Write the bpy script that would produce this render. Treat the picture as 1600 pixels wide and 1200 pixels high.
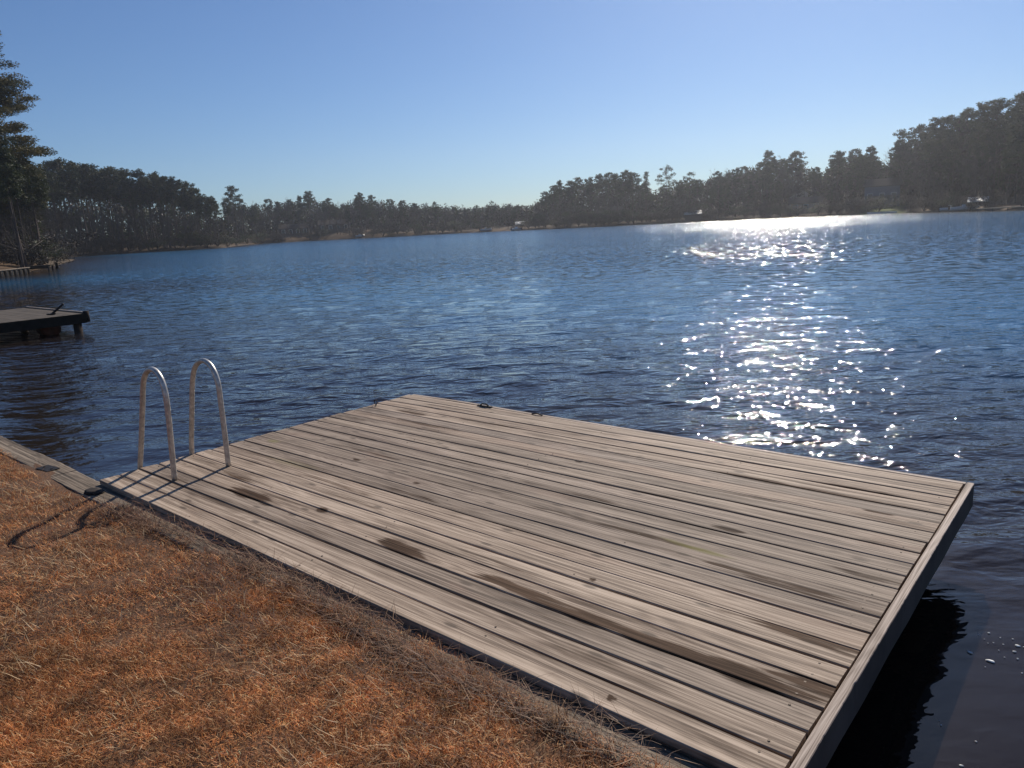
import bpy, math, random
import numpy as np
from mathutils import Matrix, Vector
PI = math.pi
for o in list(bpy.data.objects): bpy.data.objects.remove(o, do_unlink=True)
sc = bpy.context.scene
col = sc.collection
# ------------------------------------------------------------ camera, sky, sun, exposure
cam = bpy.data.objects.new("camera", bpy.data.cameras.new("camera")); col.objects.link(cam)
CAMH = 1.68
Rm = Matrix(((0.998604, 0.052825, 0.0), (-0.011243, 0.212547, -0.977086), (-0.051615, 0.975722, 0.212844)))
cam.matrix_world = Matrix.Translation((0, 0, CAMH)) @ Rm.to_4x4()
cam.data.sensor_width = 36; cam.data.lens = 25.726
cam.data.clip_start = 0.05; cam.data.clip_end = 4000
sc.camera = cam
SUN_AZ, SUN_EL = 22.8, 35.5
w = bpy.data.worlds.new("World"); sc.world = w; w.use_nodes = True
nt = w.node_tree; bg = nt.nodes['Background']
sky = nt.nodes.new('ShaderNodeTexSky'); sky.sky_type = 'NISHITA'; sky.sun_disc = False
sky.sun_elevation = math.radians(SUN_EL); sky.sun_rotation = math.radians(SUN_AZ)
sky.air_density = 1.0; sky.dust_density = 0.3; sky.ozone_density = 3.0; sky.altitude = 100
tn = nt.nodes.new('ShaderNodeMix'); tn.data_type = 'RGBA'; tn.blend_type = 'MULTIPLY'; tn.inputs[0].default_value = 1.0
tn.inputs[7].default_value = (0.70, 0.87, 1.12, 1); nt.links.new(sky.outputs[0], tn.inputs[6])
nt.links.new(tn.outputs[2], bg.inputs[0]); bg.inputs[1].default_value = 0.073
sd = bpy.data.lights.new("sun", 'SUN'); sd.energy = 5.0; sd.angle = math.radians(0.53); sd.color = (1, 0.92, 0.81)
sun = bpy.data.objects.new("sun", sd); col.objects.link(sun)
a, e = math.radians(SUN_AZ), math.radians(SUN_EL)
sdir = Vector((math.sin(a)*math.cos(e), math.cos(a)*math.cos(e), math.sin(e)))
sun.rotation_euler = sdir.to_track_quat('Z', 'Y').to_euler(); sun.location = (0, 0, 60)
sc.view_settings.view_transform = 'Standard'; sc.view_settings.look = 'None'
sc.view_settings.exposure = 0.0; sc.view_settings.gamma = 1.0
sc.cycles.max_bounces = 6; sc.cycles.transparent_max_bounces = 6
sc.cycles.volume_bounces = 0
sc.cycles.caustics_reflective = False; sc.cycles.caustics_refractive = False
sc.cycles.use_denoising = True

WZ = -0.48                                  # water level; the dock's top is z = 0
U = np.array([0.757174, -0.653213]); V = np.array([0.653213, 0.757174])   # along the boards, out to the lake
B0 = np.array([-1.07629, 7.47531])          # the dock's far left corner
def S2W(x, y): return B0[0]+x*U[0]+y*V[0], B0[1]+x*U[1]+y*V[1]
SHORE = Matrix(((U[0], V[0], 0, B0[0]), (U[1], V[1], 0, B0[1]), (0, 0, 1, 0), (0, 0, 0, 1)))
def pol(az, d): a = math.radians(az); return d*math.sin(a), d*math.cos(a)

# ------------------------------------------------------------ helpers
def tag(o, label=None, cat=None, group=None, kind=None):
    if label: o['label'] = label
    if cat: o['category'] = cat
    if group: o['group'] = group
    if kind: o['kind'] = kind
    return o
def link(o, parent=None, mw=None):
    col.objects.link(o)
    if parent: o.parent = parent
    if mw is not None: o.matrix_world = mw
    return o
def empty(name, loc=(0, 0, 0), rz=0.0):
    o = bpy.data.objects.new(name, None); o.empty_display_size = 0.2
    o.location = loc; o.rotation_euler = (0, 0, rz); col.objects.link(o); return o
def npmesh(name, verts, polys=None, tris=None, quads=None, smooth=False):
    me = bpy.data.meshes.new(name)
    verts = np.asarray(verts, np.float32)
    me.vertices.add(len(verts)); me.vertices.foreach_set('co', verts.ravel())
    loops = []; starts = []; n = 0
    for arr, k in ((quads, 4), (tris, 3)):
        if arr is not None and len(arr):
            arr = np.asarray(arr, np.int32); loops.append(arr.ravel())
            starts.append(n+np.arange(len(arr))*k); n += arr.size
    loops = np.concatenate(loops); starts = np.concatenate(starts).astype(np.int32)
    me.loops.add(len(loops)); me.loops.foreach_set('vertex_index', loops)
    me.polygons.add(len(starts)); me.polygons.foreach_set('loop_start', starts)
    if smooth: me.polygons.foreach_set('use_smooth', np.ones(len(starts), bool))
    me.update(calc_edges=True); me.validate()
    return me
def fattr(me, name, vals):
    at = me.attributes.new(name, 'FLOAT', 'POINT'); at.data.foreach_set('value', np.asarray(vals, np.float32))
def cattr(me, name, vals):
    at = me.attributes.new(name, 'FLOAT_COLOR', 'POINT'); at.data.foreach_set('color', np.asarray(vals, np.float32).ravel())
class MB:
    """collects boxes, tubes and prisms for ONE mesh"""
    def __init__(s): s.v = []; s.f = []; s.m = []
    def add(s, vs, fs, m=0):
        b = len(s.v); s.v += [tuple(p) for p in vs]; s.f += [tuple(i+b for i in f) for f in fs]; s.m += [m]*len(fs)
    def box(s, x0, x1, y0, y1, z0, z1, m=0, bev=0.0):
        if bev <= 0:
            s.add([(x0,y0,z0),(x1,y0,z0),(x1,y1,z0),(x0,y1,z0),(x0,y0,z1),(x1,y0,z1),(x1,y1,z1),(x0,y1,z1)],
                  [(3,2,1,0),(4,5,6,7),(0,1,5,4),(1,2,6,5),(2,3,7,6),(3,0,4,7)], m)
        else:
            b = bev; r = []
            for z, k in ((z0, b), (z0+b, 0), (z1-b, 0), (z1, b)):
                r += [(x0+k,y0+k,z),(x1-k,y0+k,z),(x1-k,y1-k,z),(x0+k,y1-k,z)]
            fs = [(3,2,1,0), (12,13,14,15)]
            for i in range(3):
                for j in range(4): fs.append((i*4+j, i*4+(j+1)%4, i*4+4+(j+1)%4, i*4+4+j))
            s.add(r, fs, m)
    def tube(s, pts, rad, n=8, m=0, cap=True):
        pts = [Vector(p) for p in pts]; rad = rad if hasattr(rad, '__len__') else [rad]*len(pts)
        vs = []; fs = []; prev = None
        for i, p in enumerate(pts):
            t = (pts[min(i+1, len(pts)-1)]-pts[max(i-1, 0)]).normalized()
            if prev is None: a = t.orthogonal().normalized()
            else: a = (prev - t*prev.dot(t)).normalized()
            prev = a; b = t.cross(a)
            for k in range(n):
                an = 2*PI*k/n; vs.append(p+(a*math.cos(an)+b*math.sin(an))*rad[i])
        for i in range(len(pts)-1):
            for k in range(n): fs.append((i*n+k, i*n+(k+1)%n, (i+1)*n+(k+1)%n, (i+1)*n+k))
        if cap: fs += [tuple(range(n))[::-1], tuple((len(pts)-1)*n+k for k in range(n))]
        s.add(vs, fs, m)
    def build(s, name, mats, parent=None, smooth=False):
        me = bpy.data.meshes.new(name); me.from_pydata(s.v, [], s.f)
        for mt in (mats if isinstance(mats, (list, tuple)) else [mats]): me.materials.append(mt)
        me.polygons.foreach_set('material_index', s.m)
        if smooth: me.polygons.foreach_set('use_smooth', [True]*len(s.f))
        me.update()
        return link(bpy.data.objects.new(name, me), parent)

# ------------------------------------------------------------ materials
def newmat(name):
    m = bpy.data.materials.new(name); m.use_nodes = True
    return m, m.node_tree, m.node_tree.nodes['Principled BSDF']
def N(nt, t, **kw):
    n = nt.nodes.new(t)
    for k, v in kw.items():
        if k in n.inputs: n.inputs[k].default_value = v
        else: setattr(n, k, v)
    return n
def ramp(nt, fac, stops):
    r = nt.nodes.new('ShaderNodeValToRGB'); nt.links.new(fac, r.inputs[0])
    els = r.color_ramp.elements
    while len(els) < len(stops): els.new(0.5)
    for e_, (p, c) in zip(els, stops):
        e_.position = p; e_.color = (*c, 1) if len(c) == 3 else c
    return r.outputs[0]
def math_(nt, op, a, b=None, clamp=False):
    n = nt.nodes.new('ShaderNodeMath'); n.operation = op; n.use_clamp = clamp
    for i, x in enumerate((a, b)):
        if x is None: continue
        if isinstance(x, (int, float)): n.inputs[i].default_value = x
        else: nt.links.new(x, n.inputs[i])
    return n.outputs[0]
def mixc(nt, fac, a, b, mode='MIX'):
    n = nt.nodes.new('ShaderNodeMix'); n.data_type = 'RGBA'; n.blend_type = mode; n.clamp_factor = True
    for i, x in ((0, fac), (6, a), (7, b)):
        if isinstance(x, (int, float)): n.inputs[i].default_value = x
        elif isinstance(x, tuple): n.inputs[i].default_value = (*x, 1) if len(x) == 3 else x
        else: nt.links.new(x, n.inputs[i])
    return n.outputs[2]
def noise(nt, vec, scale, detail=3, rough=0.55, dist=0.0, dims='3D'):
    n = nt.nodes.new('ShaderNodeTexNoise'); n.noise_dimensions = dims
    n.inputs['Scale'].default_value = scale; n.inputs['Detail'].default_value = detail
    n.inputs['Roughness'].default_value = rough; n.inputs['Distortion'].default_value = dist
    if vec is not None: nt.links.new(vec, n.inputs['Vector'])
    return n
def mapping(nt, vec, scale=(1, 1, 1), loc=(0, 0, 0), rot=(0, 0, 0)):
    n = nt.nodes.new('ShaderNodeMapping'); nt.links.new(vec, n.inputs[0])
    n.inputs['Scale'].default_value = scale; n.inputs['Location'].default_value = loc; n.inputs['Rotation'].default_value = rot
    return n.outputs[0]
def attr(nt, name, out='Fac'):
    n = nt.nodes.new('ShaderNodeAttribute'); n.attribute_name = name; return n.outputs[out]
def bump(nt, h, dist, strength=1.0, normal=None):
    n = nt.nodes.new('ShaderNodeBump'); nt.links.new(h, n.inputs['Height'])
    n.inputs['Distance'].default_value = dist; n.inputs['Strength'].default_value = strength
    if normal: nt.links.new(normal, n.inputs['Normal'])
    return n.outputs[0]
def simple(name, c, rough=0.8, metal=0.0, var=0.25, scale=3.0, spec=0.3):
    m, nt, p = newmat(name)
    tc = N(nt, 'ShaderNodeTexCoord').outputs['Object']
    f = noise(nt, tc, scale, 4).outputs[0]
    lo = tuple(x*(1-var) for x in c); hi = tuple(min(1, x*(1+var)) for x in c)
    nt.links.new(ramp(nt, f, [(0.3, lo), (0.7, hi)]), p.inputs['Base Color'])
    p.inputs['Roughness'].default_value = rough; p.inputs['Metallic'].default_value = metal
    p.inputs['Specular IOR Level'].default_value = spec
    return m

def wood_mat(name, dark, mid, light, boards=True, rough=0.72, gscale=1.0):
    m, nt, p = newmat(name)
    tc = N(nt, 'ShaderNodeTexCoord').outputs['Object']
    if boards:
        bid = attr(nt, 'bid')
        off = N(nt, 'ShaderNodeCombineXYZ'); nt.links.new(math_(nt, 'MULTIPLY', bid, 37.0), off.inputs[0])
        nt.links.new(math_(nt, 'MULTIPLY', bid, 11.0), off.inputs[2])
        va = N(nt, 'ShaderNodeVectorMath', operation='ADD'); nt.links.new(tc, va.inputs[0]); nt.links.new(off.outputs[0], va.inputs[1])
        vec = va.outputs[0]
    else: vec = tc
    g = gscale
    # cathedral grain: contour lines of a stretched noise
    cath = noise(nt, mapping(nt, vec, (0.55*g, 6.5*g, 6.5*g)), 1.0, 2, 0.5, 0.35).outputs[0]
    rings = math_(nt, 'SINE', math_(nt, 'MULTIPLY', cath, 95.0))
    rings = math_(nt, 'MULTIPLY_ADD', rings, 0.5); rings.node.inputs[2].default_value = 0.5
    fine = noise(nt, mapping(nt, vec, (3*g, 200*g, 60*g)), 1.0, 3, 0.6).outputs[0]
    mids = noise(nt, mapping(nt, vec, (0.5*g, 80*g, 40*g)), 1.0, 4, 0.62).outputs[0]
    broad = noise(nt, mapping(nt, vec, (0.7, 6.0, 7)), 1.0, 4, 0.6).outputs[0]
    f = math_(nt, 'ADD', math_(nt, 'MULTIPLY', rings, 0.07), math_(nt, 'MULTIPLY', fine, 0.40))
    f = math_(nt, 'ADD', f, math_(nt, 'MULTIPLY', mids, 0.80))
    f = math_(nt, 'ADD', f, math_(nt, 'MULTIPLY', broad, 0.36))
    c = ramp(nt, f, [(0.67, dark), (0.80, mid), (0.94, light)])
    if boards:
        # bleached and reddish boards, then stains with a shape of their own
        tint = ramp(nt, bid, [(0.0, (0.76, 0.745, 0.73)), (0.3, (1.0, 0.97, 0.94)), (0.5, (0.76, 0.735, 0.70)), (0.72, (1.20, 1.16, 1.09)), (1.0, (0.92, 0.84, 0.77))])
        c = mixc(nt, 1.0, c, tint, 'MULTIPLY')
        pink = ramp(nt, noise(nt, mapping(nt, vec, (1.7, 5, 5)), 1.0, 3, 0.5).outputs[0], [(0.60, (0, 0, 0)), (0.72, (1, 1, 1))])
        c = mixc(nt, math_(nt, 'MULTIPLY', pink, 0.15), c, (0.40, 0.25, 0.18))
        st = attr(nt, 'stain')
        sn = noise(nt, mapping(nt, vec, (3, 75, 60)), 1.0, 5, 0.65).outputs[0]
        s = math_(nt, 'ADD', math_(nt, 'MULTIPLY', st, 2.1), math_(nt, 'MULTIPLY', math_(nt, 'SUBTRACT', sn, 0.5), 4.4))
        s = math_(nt, 'MULTIPLY', math_(nt, 'SUBTRACT', s, 0.35), math_(nt, 'MULTIPLY', st, 2.0, True), True)
        s = math_(nt, 'MULTIPLY', s, 0.94)
        # a general streaky mildew
        mil = ramp(nt, noise(nt, mapping(nt, vec, (0.8, 11, 11), (5, 3, 0)), 1.0, 5, 0.6).outputs[0], [(0.55, (0, 0, 0)), (0.66, (1, 1, 1))])
        s = math_(nt, 'MAXIMUM', s, math_(nt, 'MULTIPLY', math_(nt, 'MULTIPLY', mil, math_(nt, 'ADD', math_(nt, 'MULTIPLY', math_(nt, 'SUBTRACT', sn, 0.5), 4.0), 0.75), True), 0.60))
        c = mixc(nt, s, c, mixc(nt, 1.0, c, (0.20, 0.152, 0.122), 'MULTIPLY'))
        nt.links.new(math_(nt, 'SUBTRACT', 0.20, math_(nt, 'MULTIPLY', s, 0.16)), p.inputs['Specular IOR Level'])
        moss = attr(nt, 'moss')
        c = mixc(nt, math_(nt, 'MULTIPLY', moss, math_(nt, 'MULTIPLY', sn, 1.3), True), c, (0.19, 0.17, 0.055))
    # small knots
    vo = nt.nodes.new('ShaderNodeTexVoronoi'); vo.voronoi_dimensions = '2D'; nt.links.new(mapping(nt, vec, (1.15, 3.6, 1.0)), vo.inputs['Vector'])
    vo.inputs['Scale'].default_value = 1.0
    kn = ramp(nt, vo.outputs['Distance'], [(0.0, (1, 1, 1)), (0.030, (0.9, 0.9, 0.9)), (0.060, (0, 0, 0))])
    c = mixc(nt, math_(nt, 'MULTIPLY', kn, 0.7), c, (0.06, 0.042, 0.03))
    nt.links.new(c, p.inputs['Base Color'])
    p.inputs['Roughness'].default_value = rough
    if not boards: p.inputs['Specular IOR Level'].default_value = 0.2
    hh = math_(nt, 'ADD', math_(nt, 'MULTIPLY', fine, 0.6), math_(nt, 'ADD', math_(nt, 'MULTIPLY', rings, 0.25), mids))
    nt.links.new(bump(nt, hh, 0.0009), p.inputs['Normal'])
    return m
M = {}
M['deck'] = wood_mat('weathered_deck_boards', (0.115, 0.084, 0.064), (0.250, 0.193, 0.150), (0.42, 0.34, 0.275))
M['fascia'] = wood_mat('weathered_edge_board', (0.15, 0.11, 0.085), (0.34, 0.27, 0.22), (0.52, 0.43, 0.36), boards=False)
M['cap'] = wood_mat('weathered_cap_plank', (0.055, 0.042, 0.030), (0.15, 0.115, 0.083), (0.29, 0.23, 0.17), boards=False)
M['shadeboard'] = simple('shaded_board_side', (0.085, 0.070, 0.060), 0.8, scale=5)  # shade of the edge board's unlit outer face, put into its colour
M['darkdeck'] = simple('dark_old_decking', (0.085, 0.068, 0.052), 0.85, scale=3)
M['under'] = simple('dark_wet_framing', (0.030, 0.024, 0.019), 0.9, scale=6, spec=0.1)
M['piling'] = simple('old_piling_wood', (0.045, 0.034, 0.027), 0.9, scale=9, spec=0.1)
M['metal'] = simple('dull_aluminium_tube', (0.50, 0.47, 0.43), 0.42, 0.6, 0.3, 30, 0.5)
M['black'] = simple('black_rusty_iron', (0.03, 0.025, 0.022), 0.6, 0.5, 0.4, 40)
M['screw'] = simple('rusty_screw', (0.05, 0.035, 0.025), 0.6, 0.5, 0.3, 40)
M['stone'] = simple('dark_stone', (0.035, 0.027, 0.022), 0.85, 0, 0.5, 30)
M['rust'] = simple('rusty_red_metal', (0.17, 0.055, 0.03), 0.8, 0, 0.4, 8)
M['white'] = simple('white_paint', (0.8, 0.8, 0.78), 0.5, 0, 0.06, 3)
M['pale'] = simple('pale_siding', (0.45, 0.43, 0.40), 0.7, 0, 0.1, 3)
M['tan'] = simple('tan_siding', (0.42, 0.33, 0.24), 0.8, 0, 0.12, 3)
M['bluegrey'] = simple('blue_grey_siding', (0.13, 0.155, 0.19), 0.8, 0, 0.1, 3)
M['brownwall'] = simple('brown_siding', (0.10, 0.075, 0.06), 0.8, 0, 0.1, 3)
M['roof'] = simple('shingle_roof', (0.06, 0.052, 0.048), 1.0, 0, 0.2, 4, 0.03)
M['roofpale'] = simple('pale_metal_roof', (0.55, 0.54, 0.52), 0.35, 0.3, 0.1, 2)
M['glass'] = simple('window_glass', (0.03, 0.035, 0.04), 0.1, 0, 0.1, 1, 0.5)
M['concrete'] = simple('pale_concrete', (0.30, 0.26, 0.21), 0.9, 0, 0.2, 1.5)
M['hull'] = simple('pale_boat_hull', (0.55, 0.55, 0.55), 0.3, 0, 0.05, 1, 0.5)
M['foam'] = simple('white_foam', (0.86, 0.86, 0.84), 0.6, 0, 0.1, 30)

def leaf_mat(name, a, b, trans=0.25, scale=0.35):
    m, nt, p = newmat(name)
    tc = N(nt, 'ShaderNodeTexCoord').outputs['Object']
    oi = N(nt, 'ShaderNodeObjectInfo')
    f = noise(nt, tc, scale, 3, 0.6).outputs[0]
    f = math_(nt, 'ADD', f, math_(nt, 'MULTIPLY', math_(nt, 'SUBTRACT', oi.outputs['Random'], 0.5), 0.25))
    c = ramp(nt, f, [(0.35, a), (0.68, b)])
    nt.links.new(c, p.inputs['Base Color']); p.inputs['Roughness'].default_value = 0.65
    p.inputs['Specular IOR Level'].default_value = 0.25
    tr = N(nt, 'ShaderNodeBsdfTranslucent'); nt.links.new(c, tr.inputs[0])
    mx = N(nt, 'ShaderNodeMixShader'); mx.inputs[0].default_value = trans
    nt.links.new(p.outputs[0], mx.inputs[1]); nt.links.new(tr.outputs[0], mx.inputs[2])
    nt.links.new(mx.outputs[0], nt.nodes['Material Output'].inputs[0])
    return m
M['needles'] = leaf_mat('pine_needles', (0.022, 0.032, 0.013), (0.060, 0.070, 0.026))
M['needles_gold'] = leaf_mat('yellowish_pine_needles', (0.030, 0.040, 0.014), (0.15, 0.115, 0.035))
M['brush'] = leaf_mat('dry_brush', (0.024, 0.018, 0.014), (0.050, 0.036, 0.026), 0.05)
M['bark'] = simple('pine_bark', (0.085, 0.062, 0.050), 0.9, 0, 0.35, 1.2)
M['hardbark'] = simple('grey_bark', (0.085, 0.068, 0.057), 0.9, 0, 0.3, 1.2)

# terrain: leaf litter woods, bare banks and dry lawns
m, nt, p = newmat('leaf_litter_ground'); M['terrain'] = m
tc = N(nt, 'ShaderNodeTexCoord').outputs['Object']
n1 = noise(nt, tc, 0.05, 5, 0.6).outputs[0]; n2 = noise(nt, tc, 0.7, 4, 0.7).outputs[0]
c = ramp(nt, n1, [(0.38, (0.055, 0.040, 0.028)), (0.55, (0.11, 0.078, 0.050)), (0.7, (0.17, 0.12, 0.075))])
c = mixc(nt, 0.5, c, ramp(nt, n2, [(0.3, (0.05, 0.04, 0.03)), (0.7, (0.17, 0.13, 0.09))]))
c = mixc(nt, attr(nt, 'lawn'), c, mixc(nt, n1, (0.13, 0.082, 0.045), (0.085, 0.058, 0.036)))
c = mixc(nt, attr(nt, 'green'), c, (0.12, 0.15, 0.045))
nt.links.new(c, p.inputs['Base Color']); p.inputs['Roughness'].default_value = 0.95; p.inputs['Specular IOR Level'].default_value = 0.1

# lawn soil under the dormant grass
m, nt, p = newmat('lawn_thatch'); M['lawn'] = m
tc = N(nt, 'ShaderNodeTexCoord').outputs['Object']
n1 = noise(nt, tc, 2.0, 4, 0.6).outputs[0]; n2 = noise(nt, tc, 60, 4, 0.7).outputs[0]
c = ramp(nt, n2, [(0.3, (0.045, 0.022, 0.012)), (0.6, (0.16, 0.075, 0.032)), (0.8, (0.26, 0.14, 0.065))])
c = mixc(nt, ramp(nt, n1, [(0.4, (0, 0, 0)), (0.65, (0.6, 0.6, 0.6))]), c, (0.07, 0.035, 0.018))
nt.links.new(c, p.inputs['Base Color']); p.inputs['Roughness'].default_value = 0.95
nt.links.new(bump(nt, n2, 0.012), p.inputs['Normal'])

def blade_mat(name, rough=0.55, trans=0.3):
    m, nt, p = newmat(name)
    c = attr(nt, 'tint', 'Color')
    nt.links.new(c, p.inputs['Base Color']); p.inputs['Roughness'].default_value = rough
    p.inputs['Specular IOR Level'].default_value = 0.3
    tr = N(nt, 'ShaderNodeBsdfTranslucent'); nt.links.new(c, tr.inputs[0])
    mx = N(nt, 'ShaderNodeMixShader'); mx.inputs[0].default_value = trans
    nt.links.new(p.outputs[0], mx.inputs[1]); nt.links.new(tr.outputs[0], mx.inputs[2])
    nt.links.new(mx.outputs[0], nt.nodes['Material Output'].inputs[0])
    return m
M['grass'] = blade_mat('dormant_grass')
M['straw'] = blade_mat('pine_straw', 0.6, 0.1)

# water: dark brown body under a rippled, reflecting surface
m, nt, p = newmat('lake_water'); M['water'] = m
geo = N(nt, 'ShaderNodeNewGeometry'); pos = geo.outputs['Position']
ln = N(nt, 'ShaderNodeVectorMath', operation='LENGTH'); nt.links.new(pos, ln.inputs[0]); dist = ln.outputs['Value']
# ripples: crests lie across the wind, which blows roughly along +y
rot = (0, 0, math.radians(2))
h1 = noise(nt, mapping(nt, pos, (0.52, 1.0, 1), rot=rot), 3.6, 3, 0.5, 0.3).outputs[0]
h2 = noise(nt, mapping(nt, pos, (0.6, 1.0, 1), (3, 1, 0), rot=(0, 0, 0.35)), 7.5, 3, 0.5, 0.3).outputs[0]
calm = attr(nt, 'calm')
hs = math_(nt, 'ADD', math_(nt, 'MULTIPLY', h1, 0.082), math_(nt, 'MULTIPLY', h2, 0.022))
hs = math_(nt, 'MULTIPLY', hs, calm)
bn = bump(nt, hs, 1.0)
# far field: slope noise whose strength does not fade with the size of a pixel
sl = noise(nt, mapping(nt, pos, (0.45, 1.0, 1), rot=rot), 4.6, 2, 0.6).outputs['Color']
sl2 = noise(nt, mapping(nt, pos, (0.9, 1.0, 1), (7, 3, 0), rot=rot), 19.0, 2, 0.6).outputs['Color']
mr2 = N(nt, 'ShaderNodeMapRange'); nt.links.new(dist, mr2.inputs[0]); mr2.inputs[1].default_value = 35; mr2.inputs[2].default_value = 110
sl = mixc(nt, mr2.outputs[0], sl, sl2)
sv = N(nt, 'ShaderNodeVectorMath', operation='SUBTRACT'); nt.links.new(sl, sv.inputs[0]); sv.inputs[1].default_value = (0.5, 0.5, 0.5)
gust = noise(nt, mapping(nt, pos, (0.012, 0.10, 1)), 1.0, 4, 0.6).outputs[0]
amp = math_(nt, 'MULTIPLY_ADD', gust, 1.5); amp.node.inputs[2].default_value = 0.92
sm = N(nt, 'ShaderNodeVectorMath', operation='SCALE'); nt.links.new(sv.outputs[0], sm.inputs[0]); nt.links.new(amp, sm.inputs['Scale'])
sx = N(nt, 'ShaderNodeSeparateXYZ'); nt.links.new(sm.outputs[0], sx.inputs[0])
cx = N(nt, 'ShaderNodeCombineXYZ'); nt.links.new(math_(nt, 'MULTIPLY', sx.outputs[0], 0.74), cx.inputs[0]); nt.links.new(math_(nt, 'MULTIPLY', sx.outputs[1], 1.35), cx.inputs[1]); cx.inputs[2].default_value = 1
nn = N(nt, 'ShaderNodeVectorMath', operation='NORMALIZE'); nt.links.new(cx.outputs[0], nn.inputs[0])
mr = N(nt, 'ShaderNodeMapRange'); nt.links.new(dist, mr.inputs[0]); mr.inputs[1].default_value = 14; mr.inputs[2].default_value = 45
mn = N(nt, 'ShaderNodeMix'); mn.data_type = 'VECTOR'; nt.links.new(mr.outputs[0], mn.inputs[0]); nt.links.new(bn, mn.inputs[4]); nt.links.new(nn.outputs[0], mn.inputs[5])
nt.links.new(mn.outputs[1], p.inputs['Normal'])
deep = attr(nt, 'deep')
nt.links.new(mixc(nt, deep, (0.016, 0.0105, 0.008), (0.014, 0.098, 0.205)), p.inputs['Base Color'])
mr3 = N(nt, 'ShaderNodeMapRange'); nt.links.new(dist, mr3.inputs[0]); mr3.inputs[1].default_value = 12; mr3.inputs[2].default_value = 130; mr3.inputs[3].default_value = 0.028; mr3.inputs[4].default_value = 0.13
nt.links.new(mr3.outputs[0], p.inputs['Roughness'])
p.inputs['IOR'].default_value = 1.40; p.inputs['Specular IOR Level'].default_value = 0.5

# ------------------------------------------------------------ the lake outline and the terrain
LAKE = [S2W(70, -3.06), S2W(-24, -3.06), S2W(-34, 6), (-58, 36), (-62, 52), (-44.1, 64.2), (-45.9, 71.0), (-51, 80), (-60, 100), (-78, 135),
        pol(-31.6, 192), pol(-29, 214), pol(-26, 220), pol(-22.5, 214), pol(-20.6, 216), pol(-19.6, 260), pol(-18, 292), pol(-14, 300), pol(-9, 276), pol(-4.3, 280),
        pol(2, 257), pol(6, 243), pol(10.3, 238), pol(15, 240), pol(19.5, 238), pol(24, 222), pol(27.7, 206), pol(31, 182), pol(34.9, 160), pol(42, 150), (150, 60), (120, 0), (95, -50)]
LP = np.array(LAKE)
def lake_sd(x, y):
    """signed distance to the shoreline, positive on land"""
    P = np.stack([x, y], -1); best = np.full(x.shape, 1e9); inside = np.zeros(x.shape, bool)
    for i in range(len(LP)):
        A, Bq = LP[i], LP[(i+1) % len(LP)]
        d = Bq-A; t = np.clip(((P-A)@d)/(d@d), 0, 1)
        q = P-A-t[..., None]*d; best = np.minimum(best, np.hypot(q[..., 0], q[..., 1]))
        cond = ((A[1] > y) != (Bq[1] > y)) & (x < (Bq[0]-A[0])*(y-A[1])/(Bq[1]-A[1]+1e-12)+A[0])
        inside ^= cond
    return np.where(inside, -best, best)
def hgt(x, y):
    x = np.asarray(x, float); y = np.asarray(y, float)
    d = lake_sd(x, y); az = np.degrees(np.arctan2(x, y)); r = np.hypot(x, y)
    sl = 0.035+0.085*np.clip((az-14)/14, 0, 1)*(r > 60)
    bank = 0.7*np.clip(d/2.5, 0, 1)
    cen = np.clip(1-np.abs(az+13)/9, 0, 1)*(r > 150)*2.2*np.clip(d/12, 0, 1)
    hill = sl*np.clip(d-4, 0, 160)+cen
    n = 0.35*np.sin(x*0.11+1.3)*np.sin(y*0.09)+0.2*np.sin(x*0.31)*np.cos(y*0.27)
    h = np.where(d > 0, WZ+0.03+bank+hill+n*np.clip(d/8, 0, 1), WZ+np.clip(d*0.2, -1.5, 0)-0.02)
    sx_ = (x-B0[0])*U[0]+(y-B0[1])*U[1]; sy_ = (x-B0[0])*V[0]+(y-B0[1])*V[1]
    near = (sy_ < -2.0) & (sy_ > -70) & (sx_ > -30) & (sx_ < 75)
    return np.where(near, np.minimum(h, -1.3), h)
def H1(x, y): return float(hgt(np.array([x]), np.array([y]))[0])
gx = np.arange(-342, 343, 3.0); gy = np.arange(-80, 425, 3.0)
X, Y = np.meshgrid(gx, gy, indexing='ij')
# nudge vertices near the waterline so that the shore is not a staircase
Z = hgt(X, Y)
nx, ny = X.shape
idx = np.arange(nx*ny).reshape(nx, ny)
Q = np.stack([idx[:-1, :-1], idx[1:, :-1], idx[1:, 1:], idx[:-1, 1:]], -1).reshape(-1, 4)
me = npmesh('ground', np.stack([X, Y, Z], -1).reshape(-1, 3), quads=Q, smooth=True)
AZ = np.degrees(np.arctan2(X, Y)); RR = np.hypot(X, Y); SD = lake_sd(X, Y)
lawnm = np.zeros_like(X)
lawnm = np.maximum(lawnm, ((RR < 110) & (X < 0)) * 1.0)
lawnm = np.maximum(lawnm, ((np.abs(AZ+13.5) < 5.0) & (SD < 22) & (RR > 200)) * 0.75)
lawnm = np.maximum(lawnm, ((AZ > -3.2) & (AZ < 0.6) & (SD < 6) & (RR > 200)) * 0.9)
lawnm = np.maximum(lawnm, ((AZ > 21.3) & (AZ < 23.3) & (SD < 26) & (RR > 200)) * 0.8)
lawnm = np.maximum(lawnm, ((AZ > 33.3) & (SD < 6) & (RR > 100)) * 0.7)
greenm = ((AZ > 25.6) & (AZ < 28.2) & (SD < 22) & (RR > 180)) * 1.0
fattr(me, 'lawn', lawnm.ravel()); fattr(me, 'green', greenm.ravel())
me.materials.append(M['terrain'])
g = link(bpy.data.objects.new('ground', me)); g['kind'] = 'structure'

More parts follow.
